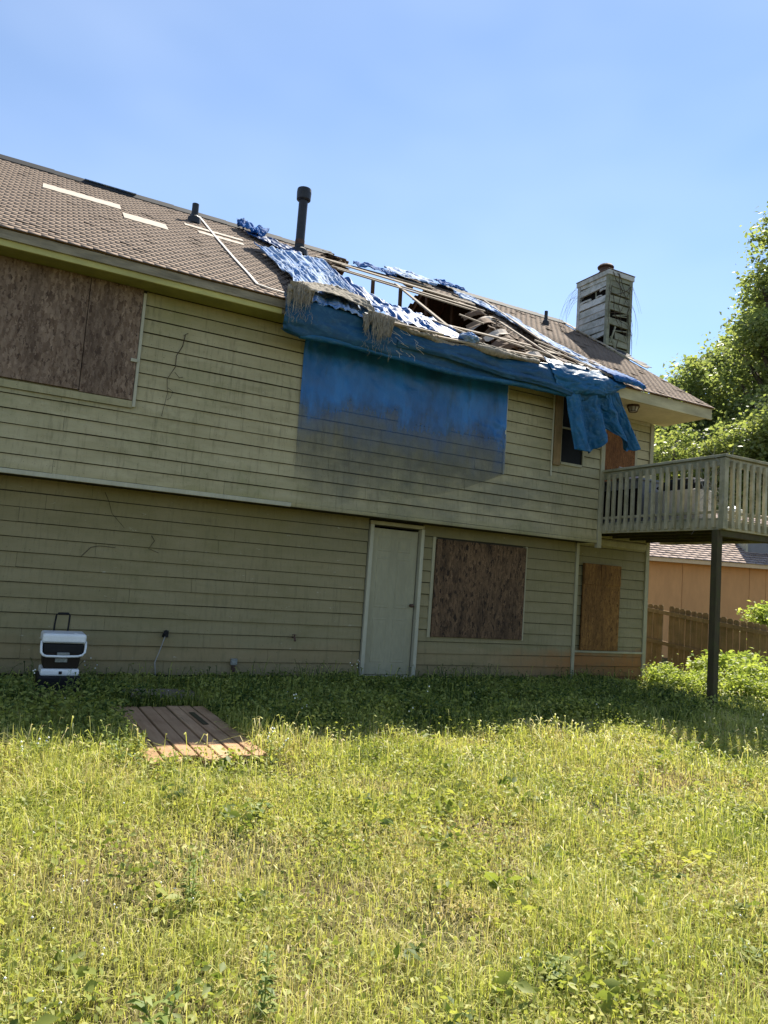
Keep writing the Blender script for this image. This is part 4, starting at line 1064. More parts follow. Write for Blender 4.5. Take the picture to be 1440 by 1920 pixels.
sb.box(1.27, 2.08, 7.66, 8.45, -.25, -.045)
tag(sb.build('concrete_slab', 'conc', bevel=.02, seg=2), 'weathered square concrete slab in the weeds behind the wooden platform', 'slab')

cl = thing('cooler', 'white lidded black wheeled cooler with raised telescopic handle beside the wall', 'cooler', (.685, 8.47, .05))
def rbox(name, mat, x0, x1, y0, y1, z0, z1, r=.02, taper=0, parent=cl):
    m = MB(); vs = []
    for z, k in ((z0, taper), (z1, 0)):
        vs += [(x0 + k, y0 + k, z), (x1 - k, y0 + k, z), (x1 - k, y1 - k, z), (x0 + k, y1 - k, z)]
    m.add(vs, [(3, 2, 1, 0), (4, 5, 6, 7)] + [(q, (q + 1) % 4, 4 + (q + 1) % 4, 4 + q) for q in range(4)])
    return m.build(name, mat, parent, smooth=False, bevel=r, seg=3)
rbox('lid', 'white', .478, .900, 8.285, 8.66, .435, .535, .028)
MB().box(.50, .878, 8.279, 8.284, .447, .452).build('lid_seam', 'greylab', cl)
MB().box(.56, .60, 8.34, 8.38, .5355, .540).build('lid_pad', 'white', cl, bevel=.002); MB().box(.775, .815, 8.34, 8.38, .5355, .540).build('lid_pad', 'white', cl, bevel=.002)
rbox('body', 'blackpl', .492, .888, 8.30, 8.65, .325, .433, .02)
rbox('lower_body', 'brownpl', .497, .868, 8.30, 8.65, .175, .345, .02, .018)
rbox('base_band', 'white', .492, .862, 8.275, 8.655, .105, .176, .02)
m = MB(); pts = [(.478, 8.33, .455), (.476, 8.30, .40), (.480, 8.275, .345), (.50, 8.268, .318), (.53, 8.265, .308), (.69, 8.262, .306), (.83, 8.265, .310), (.872, 8.268, .322), (.894, 8.275, .35), (.90, 8.30, .41), (.90, 8.33, .455)]
m.tube(pts, .012, 8); m.build('carry_handle', 'white', cl, smooth=True)
MB().box(.63, .75, 8.262, 8.298, .318, .345).build('latch', 'greylab', cl, bevel=.005)
MB().box(.62, .735, 8.2925, 8.2975, .245, .285).build('sticker', 'greylab', cl)
MB().box(.665, .695, 8.266, 8.274, .125, .155).build('base_emblem', 'blackpl', cl, bevel=.003)
m = MB(); m.tube([(.60, 8.655, .45), (.603, 8.66, .60), (.612, 8.665, .70), (.63, 8.667, .715), (.73, 8.667, .717), (.745, 8.665, .70), (.742, 8.66, .60), (.735, 8.655, .45)], .010, 8); m.build('pull_handle', 'blackpl', cl, smooth=True)
m = MB(); m.tube([(.628, 8.665, .714), (.732, 8.665, .716)], .014, 8); m.build('grip', 'blackpl', cl, smooth=True)
bn = rbox('plastic_tub', 'blackpl', .470, .885, 8.262, 8.68, gz(.6, 8.4) - .06, .104, .02, .012, parent=None)
tag(bn, 'plain black plastic tub in the weeds that the white lidded cooler stands on', 'tub')

# ------------------------------------------------------------------ fence
FX = 13.0
fence = thing('fence', 'brown dog-eared picket fence running along the side of the yard behind the deck', 'fence', (FX, 9, 0))
def ft(y):  # top height of fence
    return 1.28 - .09 * (12.0 - y) if y < 14 else 1.46
y = 15.0; k = 0
while y > 5.0:
    w_ = .138; k += 1
    if not (11.42 < y < 11.62):
        zt = ft(y) + random.uniform(-.02, .02); zb = zt - 1.85; c = .03; m = MB(); x0 = FX + .02 + random.uniform(0, .008); tl = random.uniform(-.006, .006)
        pr = [(y - w_ + .006, zb), (y - .004, zb), (y - .004 + tl, zt - c), (y - c + tl, zt), (y - w_ + c + tl, zt), (y - w_ + .006 + tl, zt - c)]
        m.add([(x0, a, b_) for a, b_ in pr] + [(x0 + .018, a, b_) for a, b_ in pr], [(0, 1, 2, 3, 4, 5), (11, 10, 9, 8, 7, 6)] + [(q, (q + 6), 6 + (q + 1) % 6, (q + 1) % 6) for q in range(6)])
        m.build('picket', 'fence', fence)
    y -= .145
for (ya, yb) in ((15.0, 12.9), (12.8, 10.25), (10.15, 7.9), (7.8, 5.2)):
    for dz in (.14, .80, 1.5):
        MB().beam((FX - .02, ya, ft(ya) - dz), (FX - .02, yb, ft(yb) - dz), .04, .085).build('rail', 'fence', fence)
for y in (12.85, 10.2, 7.85, 5.15): MB().box(FX - .09, FX - .002, y - .05, y + .045, ft(y) - 2.1, ft(y) + .03).build('post', 'post', fence, bevel=.006)

# ------------------------------------------------------------------ neighbour's house
nb = thing('neighbour_house', 'single storey orange house with pinkish grey roof beyond the fence', 'house', (0, 0, 0))
P0 = Vector((18.6, 20.2, 0)); P1 = Vector((30.6, 14.2, 0)); Ud = (P1 - P0).normalized(); Nd = Vector((Ud.y, -Ud.x, 0))
if Nd.dot(Vector((0, 0, 0)) - P0) < 0: Nd = -Nd
def NP(u, n, z): p = P0 + Ud * u + Nd * n; return Vector((p.x, p.y, z))
def nbox(name, mat, u0, u1, n0, n1, z0, z1, parent=nb):
    m = MB(); vs = [NP(u, n, z) for z in (z0, z1) for n in (n0, n1) for u in (u0, u1)]
    m.add(vs, [(0, 2, 3, 1), (4, 5, 7, 6), (0, 1, 5, 4), (1, 3, 7, 5), (3, 2, 6, 7), (2, 0, 4, 6)]); return m.build(name, mat, parent)
NZ0, NZ1 = -1.2, 2.78
nbox('wall', 'orange', 0, 13.4, -7, -.03, NZ0, NZ1)
u = 0.0; r3 = random.Random(3)
while u < 13.3:
    w_ = 1.22 if r3.random() < .7 else .6
    nbox('wall_panel', 'orange', u + .006, min(13.4, u + w_ - .006), -.028, r3.uniform(-.002, .006), NZ0, NZ1); u += w_
nbox('eave_fascia', 'orangetrim', -.4, 13.8, .42, .46, NZ1 - .02, NZ1 + .12)
nbox('soffit', 'orange', -.4, 13.8, -.0, .418, NZ1 + .01, NZ1 + .03)
tv = []; tt = []; RW = 4.2; rise = 2.3; rl_ = math.hypot(RW, rise); nr = 26
m = MB()
m.add([NP(-.45, .48, NZ1 + .12), NP(13.85, .48, NZ1 + .12), NP(13.85, .48 - RW, NZ1 + .12 + rise), NP(-.45, .48 - RW, NZ1 + .12 + rise), NP(13.85, .48 - 2 * RW, NZ1 + .12), NP(-.45, .48 - 2 * RW, NZ1 + .12)], [(0, 1, 2, 3), (3, 2, 4, 5), (0, 3, 5), (1, 4, 2)])
nr_o = m.build('roof', 'shingle_pink', nb)
for k in range(nr):
    for i in range(46):
        u0 = -.45 + i * .31 + (k % 2) * .15; u1 = min(13.85, u0 + .305)
        if u1 - u0 < .02: continue
        f0 = k / nr; f1 = (k + 1) / nr
        def q(u, f, h): p = NP(u, .5 - RW * f, NZ1 + .125 + rise * f); p.z += h; return tuple(p)
        e = r3.uniform(.012, .03)
        tv.append([q(u0, f0, e), q(u1, f0, e), q(u1, f1, .004), q(u0, f1, .004), q(u0, f0, .0), q(u1, f0, .0)]); tt.append(r3.random())
sh = np_mesh('shingles', np.array(tv), 6, [(0, 1, 2, 3), (4, 5, 1, 0), (5, 2, 1), (4, 0, 3), (4, 3, 2, 5)], 'shingle_pink', np.array(tt), nr_o)
tag(sh, kind='stuff')
nc = nbox('chimney', 'greyd', 6.2, 7.4, -1.2, -.35, NZ1 + .35, NZ1 + 1.35)
nbox('chimney_trim', 'trimw', 6.12, 6.197, -1.2, -.345, NZ1 + .35, NZ1 + 1.35, nc)
nbox('flashing', 'ridge', 6.1, 7.5, -.345, -.15, NZ1 + .45, NZ1 + .52, nc)

# ------------------------------------------------------------------ leaves
def leaf_quads(C, size, tint, name, mat, parent=None, flat=.5, elong=1.6):
    """C (N,3) centres -> folded diamond leaves"""
    N = len(C); d = rng.normal(size=(N, 3)); d[:, 2] *= flat; d /= np.linalg.norm(d, axis=1)[:, None]
    n = rng.normal(size=(N, 3)); n[:, 2] += 1.0; a = np.cross(d, n); a /= np.linalg.norm(a, axis=1)[:, None] + 1e-9
    n = np.cross(a, d); s = (size * rng.uniform(.6, 1.3, N) * np.ones(N))[:, None]
    L = d * s * elong / 2; W = a * s * .5; K = n * s * .15
    V = np.stack([C - L, C + W + K, C + L, C - W + K], 1)
    return np_mesh(name, V, 4, [(0, 1, 2), (0, 2, 3)], mat, tint, parent)
def crown_points(n, blobs, clump=.35, per=28):
    """leaf centres gathered in clumps over the shells of many blobs"""
    out = []; t = []
    B = np.array(blobs); vol = B[:, 3] ** 2; vol /= vol.sum()
    ncl = n // per
    idx = rng.choice(len(B), ncl, p=vol)
    for i in idx:
        b = B[i]; d = rng.normal(size=3); d /= np.linalg.norm(d); r = b[3] * rng.uniform(.55, 1.08) * (1 + .2 * nz3(d[0] * 2 + b[0], d[1] * 2, d[2] * 2))
        c = b[:3] + d * r * np.array([1, 1, .85])
        cs = clump * rng.uniform(.5, 1.3)
        out.append(c + rng.normal(size=(per, 3)) * cs * np.array([1, 1, .55])); tn = rng.normal(.5, .16)
        t.append(np.clip(tn + rng.normal(0, .15, per), 0, 1))
    return np.concatenate(out), np.concatenate(t)
def tree(x, y, zb, H, R, n, leaf, label, mat, seed, name='tree', group=None, low=.25, lean=0):
    global rng
    rng = np.random.default_rng(seed); r = random.Random(seed)
    T = thing(name, label, 'tree', (x, y, zb), group)
    m = MB(); m.tube([(x, y, zb - .3), (x + .1 * R * lean, y, zb + H * .3), (x + .15 * R * lean, y + .1, zb + H * .6), (x + .1 * R, y, zb + H * .88)], H * .028, 8, H * .006)
    blobs = []
    for i in range(30):
        a = r.uniform(0, 6.28); f = r.uniform(low, 1.0); rr = 1.35 * R * (1.0 - max(0, f - .45) ** 1.6 * 2.0) * r.uniform(.4, .85); rr = max(.1, rr)
        c = (x + math.cos(a) * rr, y + math.sin(a) * rr, zb + H * (f * .82 + .06)); br = R * r.uniform(.28, .48)
        blobs.append((*c, br))
        h0 = zb + H * max(.15, f * .65 - .08)
        m.tube([(x, y, h0), ((x + c[0]) / 2, (y + c[1]) / 2, (h0 + c[2]) / 2 + .04 * H), c], H * .010, 5, H * .003)
    blobs.append((x, y, zb + H * .9, R * .3)); blobs.append((x, y, zb + H * .6, R * .55))
    m.build('trunk', 'bark', T, smooth=True)
    C, t = crown_points(n, blobs, clump=R * .13, per=14)
    C -= np.array([x, y, zb])
    leaf_quads(C, leaf, t, 'crown', mat, T)
    return T
# beyond the neighbour's house: crowns rising to the right
TREES = [
    (40.4, 36.2, 19.0, 3.0, 30000, 0.2, 'small rounded tree whose crown starts just behind the roof corner', 'tree', 21),
    (44.2, 37.3, 22.2, 3.5, 36000, 0.22, 'rounded middle tree forming the step in the rising tree line', 'tree', 22),
    (49.8, 37.4, 26.1, 3.7, 40000, 0.24, 'tall tree left of the highest crown, its side twigs against the sky', 'tree', 23),
    (54.0, 36.9, 31.5, 3.9, 40000, 0.25, 'highest broad crown at the right border of the picture', 'tree', 24),
    (31.6, 27.8, 13.2, 3.0, 34000, 0.15, 'low yellow green tree between porch ceiling and deck railing', 'tree2', 25),
    (33.1, 24.9, 12.4, 2.8, 36000, 0.15, 'bright bushy tree directly above the corner of the deck railing', 'tree2', 26),
    (34.7, 23.8, 14.5, 3.0, 34000, 0.16, 'leafy tree above the front deck railing at the right border', 'tree2', 27),
    (45.1, 30.1, 32.2, 3.6, 26000, 0.22, 'far tree whose thin top twigs enter at the upper right border', 'tree', 28),
]
GT = 'trees beyond the orange house'
for a in TREES: tree(*a[:2], -1.5, a[2], a[3] * 1.15, int(a[4] * .85), a[5], a[6], a[7], a[8], group=GT, low=.1)

def shrub(x, y, R, H, n, leaf, label, mat, seed, name='shrub', stems=9):
    global rng
    rng = np.random.default_rng(seed); r = random.Random(seed); z0 = gz(x, y)
    T = thing(name, label, 'shrub', (x, y, z0), 'shrubs around the fence and deck post'); m = MB(); bl = []
    for i in range(stems):
        a = r.uniform(0, 6.28); q = R * r.uniform(.2, .8); c = (x + math.cos(a) * q, y + math.sin(a) * q, z0 + H * r.uniform(.35, .85)); bl.append((*c, R * r.uniform(.18, .5)))
        m.tube([(x + .05 * math.cos(a), y + .05 * math.sin(a), z0 - .05), ((x + c[0]) / 2, (y + c[1]) / 2, z0 + H * .4), c], .010, 4, .004)
    m.build('stem', 'bark', T); C, t = crown_points(n, bl, clump=R * .2, per=10); C[:, 2] = np.maximum(C[:, 2], z0 + .02); C -= np.array([x, y, z0])
    leaf_quads(C, leaf, t, 'foliage', mat, T)
    return T
shrub(9.55, 8.35, .42, .42, 5200, .03, 'low rounded sunlit shrub between the house corner and the deck post', 'shrub', 31)
shrub(10.25, 8.4, .40, .40, 4200, .03, 'sunlit shrub just left of the deck post', 'shrub', 32)
shrub(10.3, 7.5, .5, .46, 4200, .034, 'sunlit shrub directly right of the deck post', 'shrub', 33)
shrub(11.0, 7.6, .6, .85, 2800, .05, 'tall leafy sunlit bush at the right border in front of the fence', 'shrub', 34, stems=14)
shrub(11.6, 8.8, .55, .95, 1800, .06, 'loose bush with larger leaves against the fence near the right border', 'shrub', 35)
shrub(16.1, 10.8, .6, 2.15, 3600, .06, 'bright yellow green bush top showing above the fence', 'shrub', 36)

# ------------------------------------------------------------------ lawn
# visible wedge gets dense blades, the rest of the yard a thinner cover
def vis(P, marg=.06):
    d = P - np.array(CAM_POS); w_ = d @ np.array(CF); u = d @ np.array(CR) / w_ * 1375 / 1440; v = d @ np.array(CD) / w_ * 1375 / 1920
    return (w_ > .3) & (abs(u) < .5 + marg) & (v < .5 + marg * 2), w_
def blocked(X, Y):
    b = (Y > 9.15) & (X < 8.35); b |= (Y > 9.38) & (X < 10.2); b |= (X > 1.10) & (X < 1.95) & (Y > 5.5) & (Y < 7.45)
    b |= (X > 1.3) & (X < 2.05) & (Y > 7.7) & (Y < 8.4); b |= (X > .42) & (X < .92) & (Y > 7.7) & (Y < 8.7); b |= (X > 4.45) & (X < 5.46) & (Y > 8.76)
    b |= (X > 8.42) & (X < 8.55) & (Y > 6.58) & (Y < 6.72)
    return b
GX = np.linspace(-4, 14, 181); GY = np.linspace(-2, 14, 161)
GZ = np.array([[gz(x, y) for x in GX] for y in GY])
def gzv(X, Y):
    fx = np.clip((X + 4) / .1, 0, 179.99); fy = np.clip((Y + 2) / .1, 0, 159.99); i = fx.astype(int); j = fy.astype(int); a = fx - i; b = fy - j
    return (GZ[j, i] * (1 - a) + GZ[j, i + 1] * a) * (1 - b) + (GZ[j + 1, i] * (1 - a) + GZ[j + 1, i + 1] * a) * b
def field(scale, seed):   # smooth noise sampled bilinearly
    G_ = np.array([[.5 + .6 * fbm(x * scale, y * scale, seed, 3) for x in GX] for y in GY])
    def f(X, Y):
        fx = np.clip((X + 4) / .1, 0, 179.99); fy = np.clip((Y + 2) / .1, 0, 159.99); i = fx.astype(int); j = fy.astype(int); a = fx - i; b = fy - j
        return (G_[j, i] * (1 - a) + G_[j, i + 1] * a) * (1 - b) + (G_[j + 1, i] * (1 - a) + G_[j + 1, i + 1] * a) * b
    return f
f_dry = field(.9, 3.1); f_hue = field(1.7, 9.4); f_len = field(1.3, 15.2); f_weed = field(2.2, 22.7)
DRY = [(.62, 3.75, .45), (1.35, 3.85, .4), (2.9, 3.9, .3), (3.9, 4.0, .4), (1.9, 2.8, .25), (5.2, 4.4, .5), (2.6, 3.3, .2)]
def dryness(X, Y):
    d = np.clip((f_dry(X, Y) - .62) * 2.2, 0, .8)
    for (x, y, r) in DRY: d = np.maximum(d, .9 * np.exp(-((X - x) ** 2 + (Y - y) ** 2) / r ** 2))
    return np.clip(d, 0, 1)
def shade_zone(X, Y):   # house shadow strip: leaf tint darkened to deepen the shade, besides darker broadleaf plants
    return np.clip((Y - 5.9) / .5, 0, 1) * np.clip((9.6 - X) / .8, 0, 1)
def scatter(n, x0, x1, y0, y1, seed):
    r = np.random.default_rng(seed); X = r.uniform(x0, x1, n); Y = r.uniform(y0, y1, n); return X, Y, r
def blades(name, n, seed, dens, lmin, lmax, wid, label):
    X, Y, r = scatter(n, -4, 13.5, -1.5, 13.5, seed)
    k = ~blocked(X, Y); X, Y = X[k], Y[k]
    P = np.stack([X, Y, gzv(X, Y)], 1); v, w_ = vis(P); keep = r.uniform(size=len(X)) < dens(w_, v)
    dr = dryness(X, Y); keep &= r.uniform(size=len(X)) > dr * .55
    X, Y, P, w_, dr = X[keep], Y[keep], P[keep], w_[keep], dr[keep]; N = len(X)
    fl = np.clip(.5 + 1.7 * (f_len(X, Y) - .5), .1, 1.4)
    L = (lmin + (lmax - lmin) * r.uniform(size=N) ** 1.6) * (.6 + .6 * fl) * (1 - .5 * dr)
    shade = np.clip((Y - 5.6) / .8, 0, 1); L *= 1 - .55 * np.clip((Y - 7.9) / .9, 0, 1); L *= np.where((X > 1.0) & (X < 2.1) & (Y > 5.0) & (Y < 5.7), .45, 1); L *= 1 + (.3 + .9 * np.clip(f_weed(X, Y) - .35, 0, 1)) * np.exp(-((Y - 6.0) / .45) ** 2)
    th = r.uniform(0, 2 * np.pi, N); lean = np.abs(r.normal(.65, .45, N)); dx = np.cos(th); dy = np.sin(th)
    W = wid * r.uniform(.6, 1.4, N) * np.clip(w_ / 4, .8, 2.2)
    sx, sy = -dy * W / 2, dx * W / 2
    mid = P + np.stack([dx * L * lean * .35, dy * L * lean * .35, L * .6 * np.cos(lean * .5)], 1)
    tip = P + np.stack([dx * L * lean * 1.0, dy * L * lean * 1.0, L * np.cos(np.clip(lean, 0, 1.3))], 1)
    S = np.stack([sx, sy, np.zeros(N)], 1)
    V = np.stack([P - S * .8 - [0, 0, .01], P + S * .8 - [0, 0, .01], mid + S, mid - S, tip], 1)
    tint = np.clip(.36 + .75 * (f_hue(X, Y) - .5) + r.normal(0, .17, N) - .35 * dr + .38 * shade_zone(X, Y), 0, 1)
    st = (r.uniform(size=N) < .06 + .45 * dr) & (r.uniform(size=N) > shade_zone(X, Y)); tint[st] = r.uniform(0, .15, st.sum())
    o = np_mesh(name, V, 5, [(0, 1, 2, 3), (3, 2, 4)], 'grass', tint); tag(o, label, 'grass', kind='stuff'); return N
def dens(w_, v): return np.where(v, np.where(w_ < 5, 1., np.where(w_ < 9, .62, .4)), .12)
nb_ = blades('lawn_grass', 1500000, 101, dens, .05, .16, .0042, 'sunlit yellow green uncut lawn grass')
def leaves(name, n, seed, label):
    X, Y, r = scatter(n, -4, 13.5, -1.5, 13.5, seed)
    k = ~blocked(X, Y); X, Y = X[k], Y[k]; P = np.stack([X, Y, gzv(X, Y)], 1); v, w_ = vis(P)
    fw = f_weed(X, Y); dr = dryness(X, Y)
    keep = (r.uniform(size=len(X)) < np.where(v, 1, .12)) & (r.uniform(size=len(X)) < np.clip((fw - .25) * 1.6, .12, 1)) & (r.uniform(size=len(X)) > dr * .8)
    X, Y, P = X[keep], Y[keep], P[keep]; N = len(X)
    P = P + np.stack([np.zeros(N), np.zeros(N), r.uniform(.01, .11, N) * (1 + .9 * shade_zone(X, Y)) * (1 - .6 * np.clip((Y - 7.9) / .9, 0, 1)) * (1 + .6 * np.exp(-((Y - 6.0) / .6) ** 2))], 1)
    global rng
    rng = r; t = np.clip(.36 + .5 * (f_hue(X, Y) - .5) + r.normal(0, .2, N) + .3 * shade_zone(X, Y), 0, 1)
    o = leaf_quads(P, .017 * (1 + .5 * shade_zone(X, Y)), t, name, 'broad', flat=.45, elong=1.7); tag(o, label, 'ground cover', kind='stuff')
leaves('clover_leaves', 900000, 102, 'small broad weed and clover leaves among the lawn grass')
# wispy seed stalks standing above the turf
def stalks(n, seed):
    X, Y, r = scatter(n, -4, 13.5, 1.5, 9.0, seed); k = ~blocked(X, Y); X, Y = X[k], Y[k]; P = np.stack([X, Y, gzv(X, Y)], 1); v, w_ = vis(P)
    k = (r.uniform(size=len(X)) < np.where(v, 1, .15)) & (r.uniform(size=len(X)) < np.clip(2.2 * (f_len(X, Y) - .35), .08, 1)); P = P[k]; w_ = w_[k]; N = len(P)
    L = r.uniform(.14, .30, N); th = r.uniform(0, 6.28, N); ln = np.abs(r.normal(.3, .25, N)); D_ = np.stack([np.cos(th), np.sin(th), 0 * th], 1); W_ = np.stack([-np.sin(th), np.cos(th), 0 * th], 1) * (.0013 * np.clip(w_ / 3, 1, 2.5))[:, None]
    Z_ = np.array([0, 0, 1.]); a = P; b = P + D_ * (L * ln * .3)[:, None] + Z_ * (L * .6)[:, None]; c = P + D_ * (L * ln)[:, None] + Z_ * (L * (1 - .3 * ln))[:, None]; e = c + D_ * (L * .12)[:, None] - Z_ * (L * .05)[:, None]
    V = np.stack([a - W_, a + W_, b + W_, b - W_, c + W_, c - W_, (c + e) / 2 + W_ * 3, (c + e) / 2 - W_ * 3, e], 1)
    t = np.where(r.uniform(size=N) < .35, r.uniform(0, .2, N), r.uniform(.3, .8, N)); t = np.clip(t + .5 * shade_zone(P[:, 0], P[:, 1]), 0, 1)
    o = np_mesh('seed_stalks', V, 9, [(0, 1, 2, 3), (3, 2, 4, 5), (5, 4, 6, 7), (7, 6, 8)], 'grass', t); tag(o, 'thin dry seed stalks standing above the lawn', 'grass', kind='stuff')
stalks(28000, 107)
# broad leaved clumps
X, Y, r = scatter(1500, -3, 12, 1.6, 8.6, 109); k = ~blocked(X, Y) & (r.uniform(size=1500) < np.clip(2 * (f_weed(X, Y) - .3), .15, 1)); X, Y = X[k], Y[k]; N = len(X); q = 16
CX = np.repeat(X, q) + r.normal(0, .045, N * q); CY = np.repeat(Y, q) + r.normal(0, .045, N * q); CZ = gzv(CX, CY) + r.uniform(.02, .15, N * q) * np.repeat(r.uniform(.5, 1.3, N), q)
rng = r; o = leaf_quads(np.stack([CX, CY, CZ], 1), np.repeat(r.uniform(.018, .042, N), q), np.clip(np.repeat(r.uniform(.1, .9, N), q) + .25 * np.repeat(shade_zone(X, Y), q), 0, 1), 'weed_clumps', 'broad', flat=.5, elong=1.8)
tag(o, 'leafy weed clumps scattered through the lawn', 'weeds', kind='stuff')
# white clover heads and tiny flowers
X, Y, r = scatter(5200, -1, 9, 1.8, 8.5, 103); P = np.stack([X, Y, gzv(X, Y)], 1); v, w_ = vis(P)
cl1 = np.exp(-((X - 3.3) ** 2 + (Y - 2.1) ** 2) / .5) + .8 * np.exp(-((X - .35) ** 2 + (Y - 3.3) ** 2) / .25) + .05
k = v & (r.uniform(size=len(X)) < cl1 * .8) & ~blocked(X, Y); P = P[k]; N = len(P); P[:, 2] += r.uniform(.06, .13, N)
oct_ = np.array([(1, 0, 0), (0, 1, 0), (-1, 0, 0), (0, -1, 0), (0, 0, 1), (0, 0, -1)], float)
V = P[:, None, :] + oct_[None] * (r.uniform(.003, .007, N))[:, None, None]
o = np_mesh('clover_flowers', V, 6, [(0, 1, 4), (1, 2, 4), (2, 3, 4), (3, 0, 4), (1, 0, 5), (2, 1, 5), (3, 2, 5), (0, 3, 5)], 'flower', np.zeros(N))
tag(o, 'tiny white clover heads dotted through the lawn', 'flowers', kind='stuff')

# ---- individual tall weeds
def weed(x, y, H, label, seed, leafn=40, leaf=.045, bend=.1, flowers=0, branches=2, spread=.06, cat='weed', width=.32):
    r = random.Random(seed); z0 = gz(x, y); T = thing('tall_weed', label, cat, (x, y, z0), 'tall weeds standing in the lawn')
    m = MB(); LV = []; FL = []
    for b_ in range(branches + 1):
        h = H * (1 if b_ == 0 else r.uniform(.5, .9)); a = r.uniform(0, 6.28); sp = spread * (0 if b_ == 0 else 1); bb = bend * r.uniform(-1, 1) * H
        pts = []
        for i in range(8):
            f = i / 7; pts.append(Vector((x + math.cos(a) * sp * f * 2 + bb * f * f + .006 * nz3(f * 6, seed + b_), y + math.sin(a) * sp * f * 2 + bb * .5 * f * f, z0 - .02 + h * f * (1 - .08 * f))))
        m.tube(pts, .0042, 4, .0016)
        for k in range(leafn // (branches + 1)):
            f = .12 + .85 * (k + r.random()) / (leafn / (branches + 1)); i = min(6, int(f * 7)); p = pts[i].lerp(pts[i + 1], f * 7 - i)
            ang = r.uniform(0, 6.28); LV.append((p, ang, leaf * (1.25 - .7 * f) * r.uniform(.7, 1.3), r.uniform(-.2, .7)))
        if flowers:
            for k in range(flowers):
                p = pts[-1 - (k % 2)] + Vector((r.uniform(-.02, .02), r.uniform(-.02, .02), r.uniform(-.01, .03))); FL.append(p)
    m.build('stem', 'weed', T)
    V = []; t = []
    for p, a, s, up in LV:
        d = Vector((math.cos(a), math.sin(a), up)).normalized(); sd = Vector((-math.sin(a), math.cos(a), 0)) * s * width / 2 * 1.2; q = p + d * s * .5 + Vector((0, 0, .1 * s)); e = p + d * s + Vector((0, 0, -.12 * s))
        V.append([tuple(p), tuple(q + sd), tuple(e), tuple(q - sd)]); t.append(min(1, max(0, r.gauss(.35, .25))))
    V = np.array(V) - np.array([x, y, z0]); np_mesh('foliage', V, 4, [(0, 1, 3), (1, 2, 3)], 'weed', np.array(t), T)
    if FL:
        V = np.array([tuple(p) for p in FL])[:, None, :] - np.array([x, y, z0]) + oct_[None] * .009
        np_mesh('flower', V, 6, [(0, 1, 4), (1, 2, 4), (2, 3, 4), (3, 0, 4), (1, 0, 5), (2, 1, 5), (3, 2, 5), (0, 3, 5)], 'flower', np.zeros(len(FL)), T)
    return T
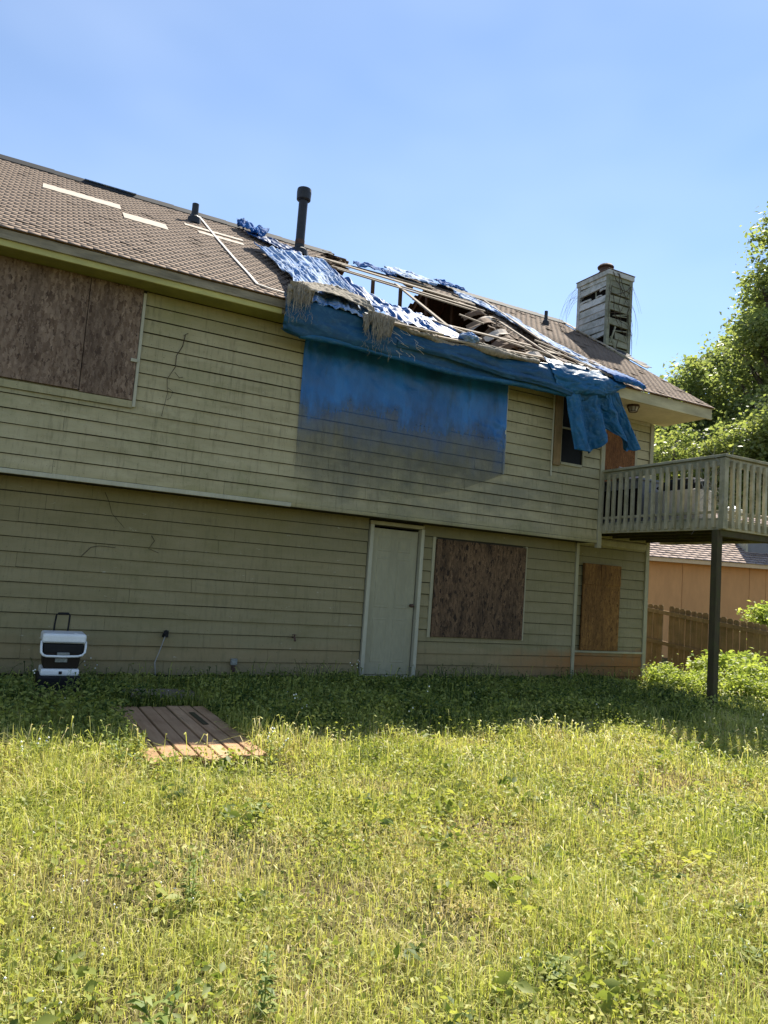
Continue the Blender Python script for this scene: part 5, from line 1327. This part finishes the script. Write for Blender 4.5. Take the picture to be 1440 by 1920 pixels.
W = [
 (.93, 5.45, .42, 'bushy leafy weed at the front left corner of the wooden platform', 1, 110, .055, .05, 0, 4),
 (1.22, 5.22, .27, 'thin leafy weed stalk rising in front of the platform boards', 2, 22, .05, .15, 0, 0),
 (1.97, 5.38, .34, 'pale drooping weed at the front right corner of the platform', 3, 40, .06, .2, 3, 2),
 (.36, 5.55, .26, 'small weed with dry brown seed heads left of the platform', 4, 60, .03, .1, 2, 4),
 (2.55, 6.45, .36, 'slender weed with two white flower heads in the shade left of the door', 5, 26, .04, .1, 3, 1),
 (2.35, 5.75, .27, 'short upright weed tip between platform and door', 6, 24, .04, .1, 0, 1),
 (3.25, 6.0, .26, 'leafy weed in line with the left edge of the door', 7, 34, .05, .1, 0, 1),
 (3.55, 6.05, .32, 'weed with a pale flower head in line with the middle of the door', 8, 30, .045, .1, 2, 1),
 (3.92, 6.3, .50, 'tallest thin weed topped by white flowers in line with the right door frame', 9, 40, .04, .06, 3, 0),
 (6.85, 6.35, .34, 'spindly leafy weed on the edge of the deck shadow', 10, 60, .045, .1, 0, 2),
 (6.1, 6.3, .24, 'leaning thin weed with a white flower on its end near the deck shadow', 11, 16, .035, .9, 3, 0),
 (7.25, 6.05, .36, 'speckled leafy weed left of the foot of the deck post', 12, 70, .045, .1, 0, 3),
 (7.45, 5.2, .36, 'lone pale stalk in front of the deck post shadow near the right border', 13, 26, .04, .05, 3, 0),
 (.72, 7.95, .34, 'leafy weed growing right in front of the black tub', 14, 90, .07, .3, 0, 4),
 (1.02, 8.8, .30, 'dark leafy weed against the wall just right of the cooler', 15, 80, .06, .15, 1, 4),
 (.40, 7.7, .34, 'thin weed with a white flower left of the cooler', 16, 20, .04, .1, 3, 0),
 (.92, 3.35, .32, 'dark narrow weed stalk standing in the left part of the sunny lawn', 17, 60, .05, .05, 0, 1),
 (.62, 2.42, .24, 'weed with a drooping pale leaf in the near left lawn', 18, 40, .08, .15, 0, 1),
 (.95, 2.45, .30, 'upright dark weed stalk near the middle of the foreground', 19, 60, .05, .03, 0, 0),
 (2.15, 2.35, .12, 'low weed rosette with rounded blue green leaves in the right foreground', 20, 26, .07, .2, 0, 3),
 (3.05, 2.2, .13, 'low broad leafed weed at the lower right corner', 21, 26, .06, .2, 0, 3),
 (1.55, 4.35, .20, 'sprawling weed with bright rounded leaves below the platform corner', 22, 34, .06, .3, 0, 4),
 (4.35, 5.9, .24, 'leafy weed clump at the shadow edge right of the door', 23, 50, .05, .2, 0, 3),
 (5.5, 6.1, .25, 'leafy weed clump at the shadow edge below the boarded window', 24, 60, .045, .15, 0, 3),
 (3.1, 9.0, .34, 'thin weed climbing the wall just left of the door', 25, 34, .04, .3, 0, 2),
 (9.9, 7.9, .75, 'tall spindly sunlit weed left of the deck post against the fence', 31, 40, .07, .1, 0, 2),
 (10.35, 7.2, .85, 'tall spindly sunlit weed right of the deck post', 32, 60, .08, .1, 0, 3),
 (10.9, 7.0, 1.15, 'tallest large leafed weed near the right border, over the bushes', 33, 70, .09, .08, 0, 3),
 (11.5, 7.3, 1.3, 'large leafed weed touching the right border before the fence', 34, 70, .09, .08, 0, 3),
 (4.42, 9.0, .30, 'pale leafed weed at the left foot of the door frame', 26, 40, .05, .2, 2, 2),
]
for i, (x, y, H, lab, sd, ln, lf, bd_, fl, br) in enumerate(W):
    weed(x, y, H, lab, sd * 3 + 1, ln, lf, bd_, fl, br, spread=.05 if i not in (0, 13) else .12, width=.6 if i in (19, 20, 21) else .34)
print('blades', nb_, 'objects', len(bpy.data.objects), 'tris', sum(sum(len(p.vertices) - 2 for p in me.polygons) for me in bpy.data.meshes if len(me.polygons) < 20000))
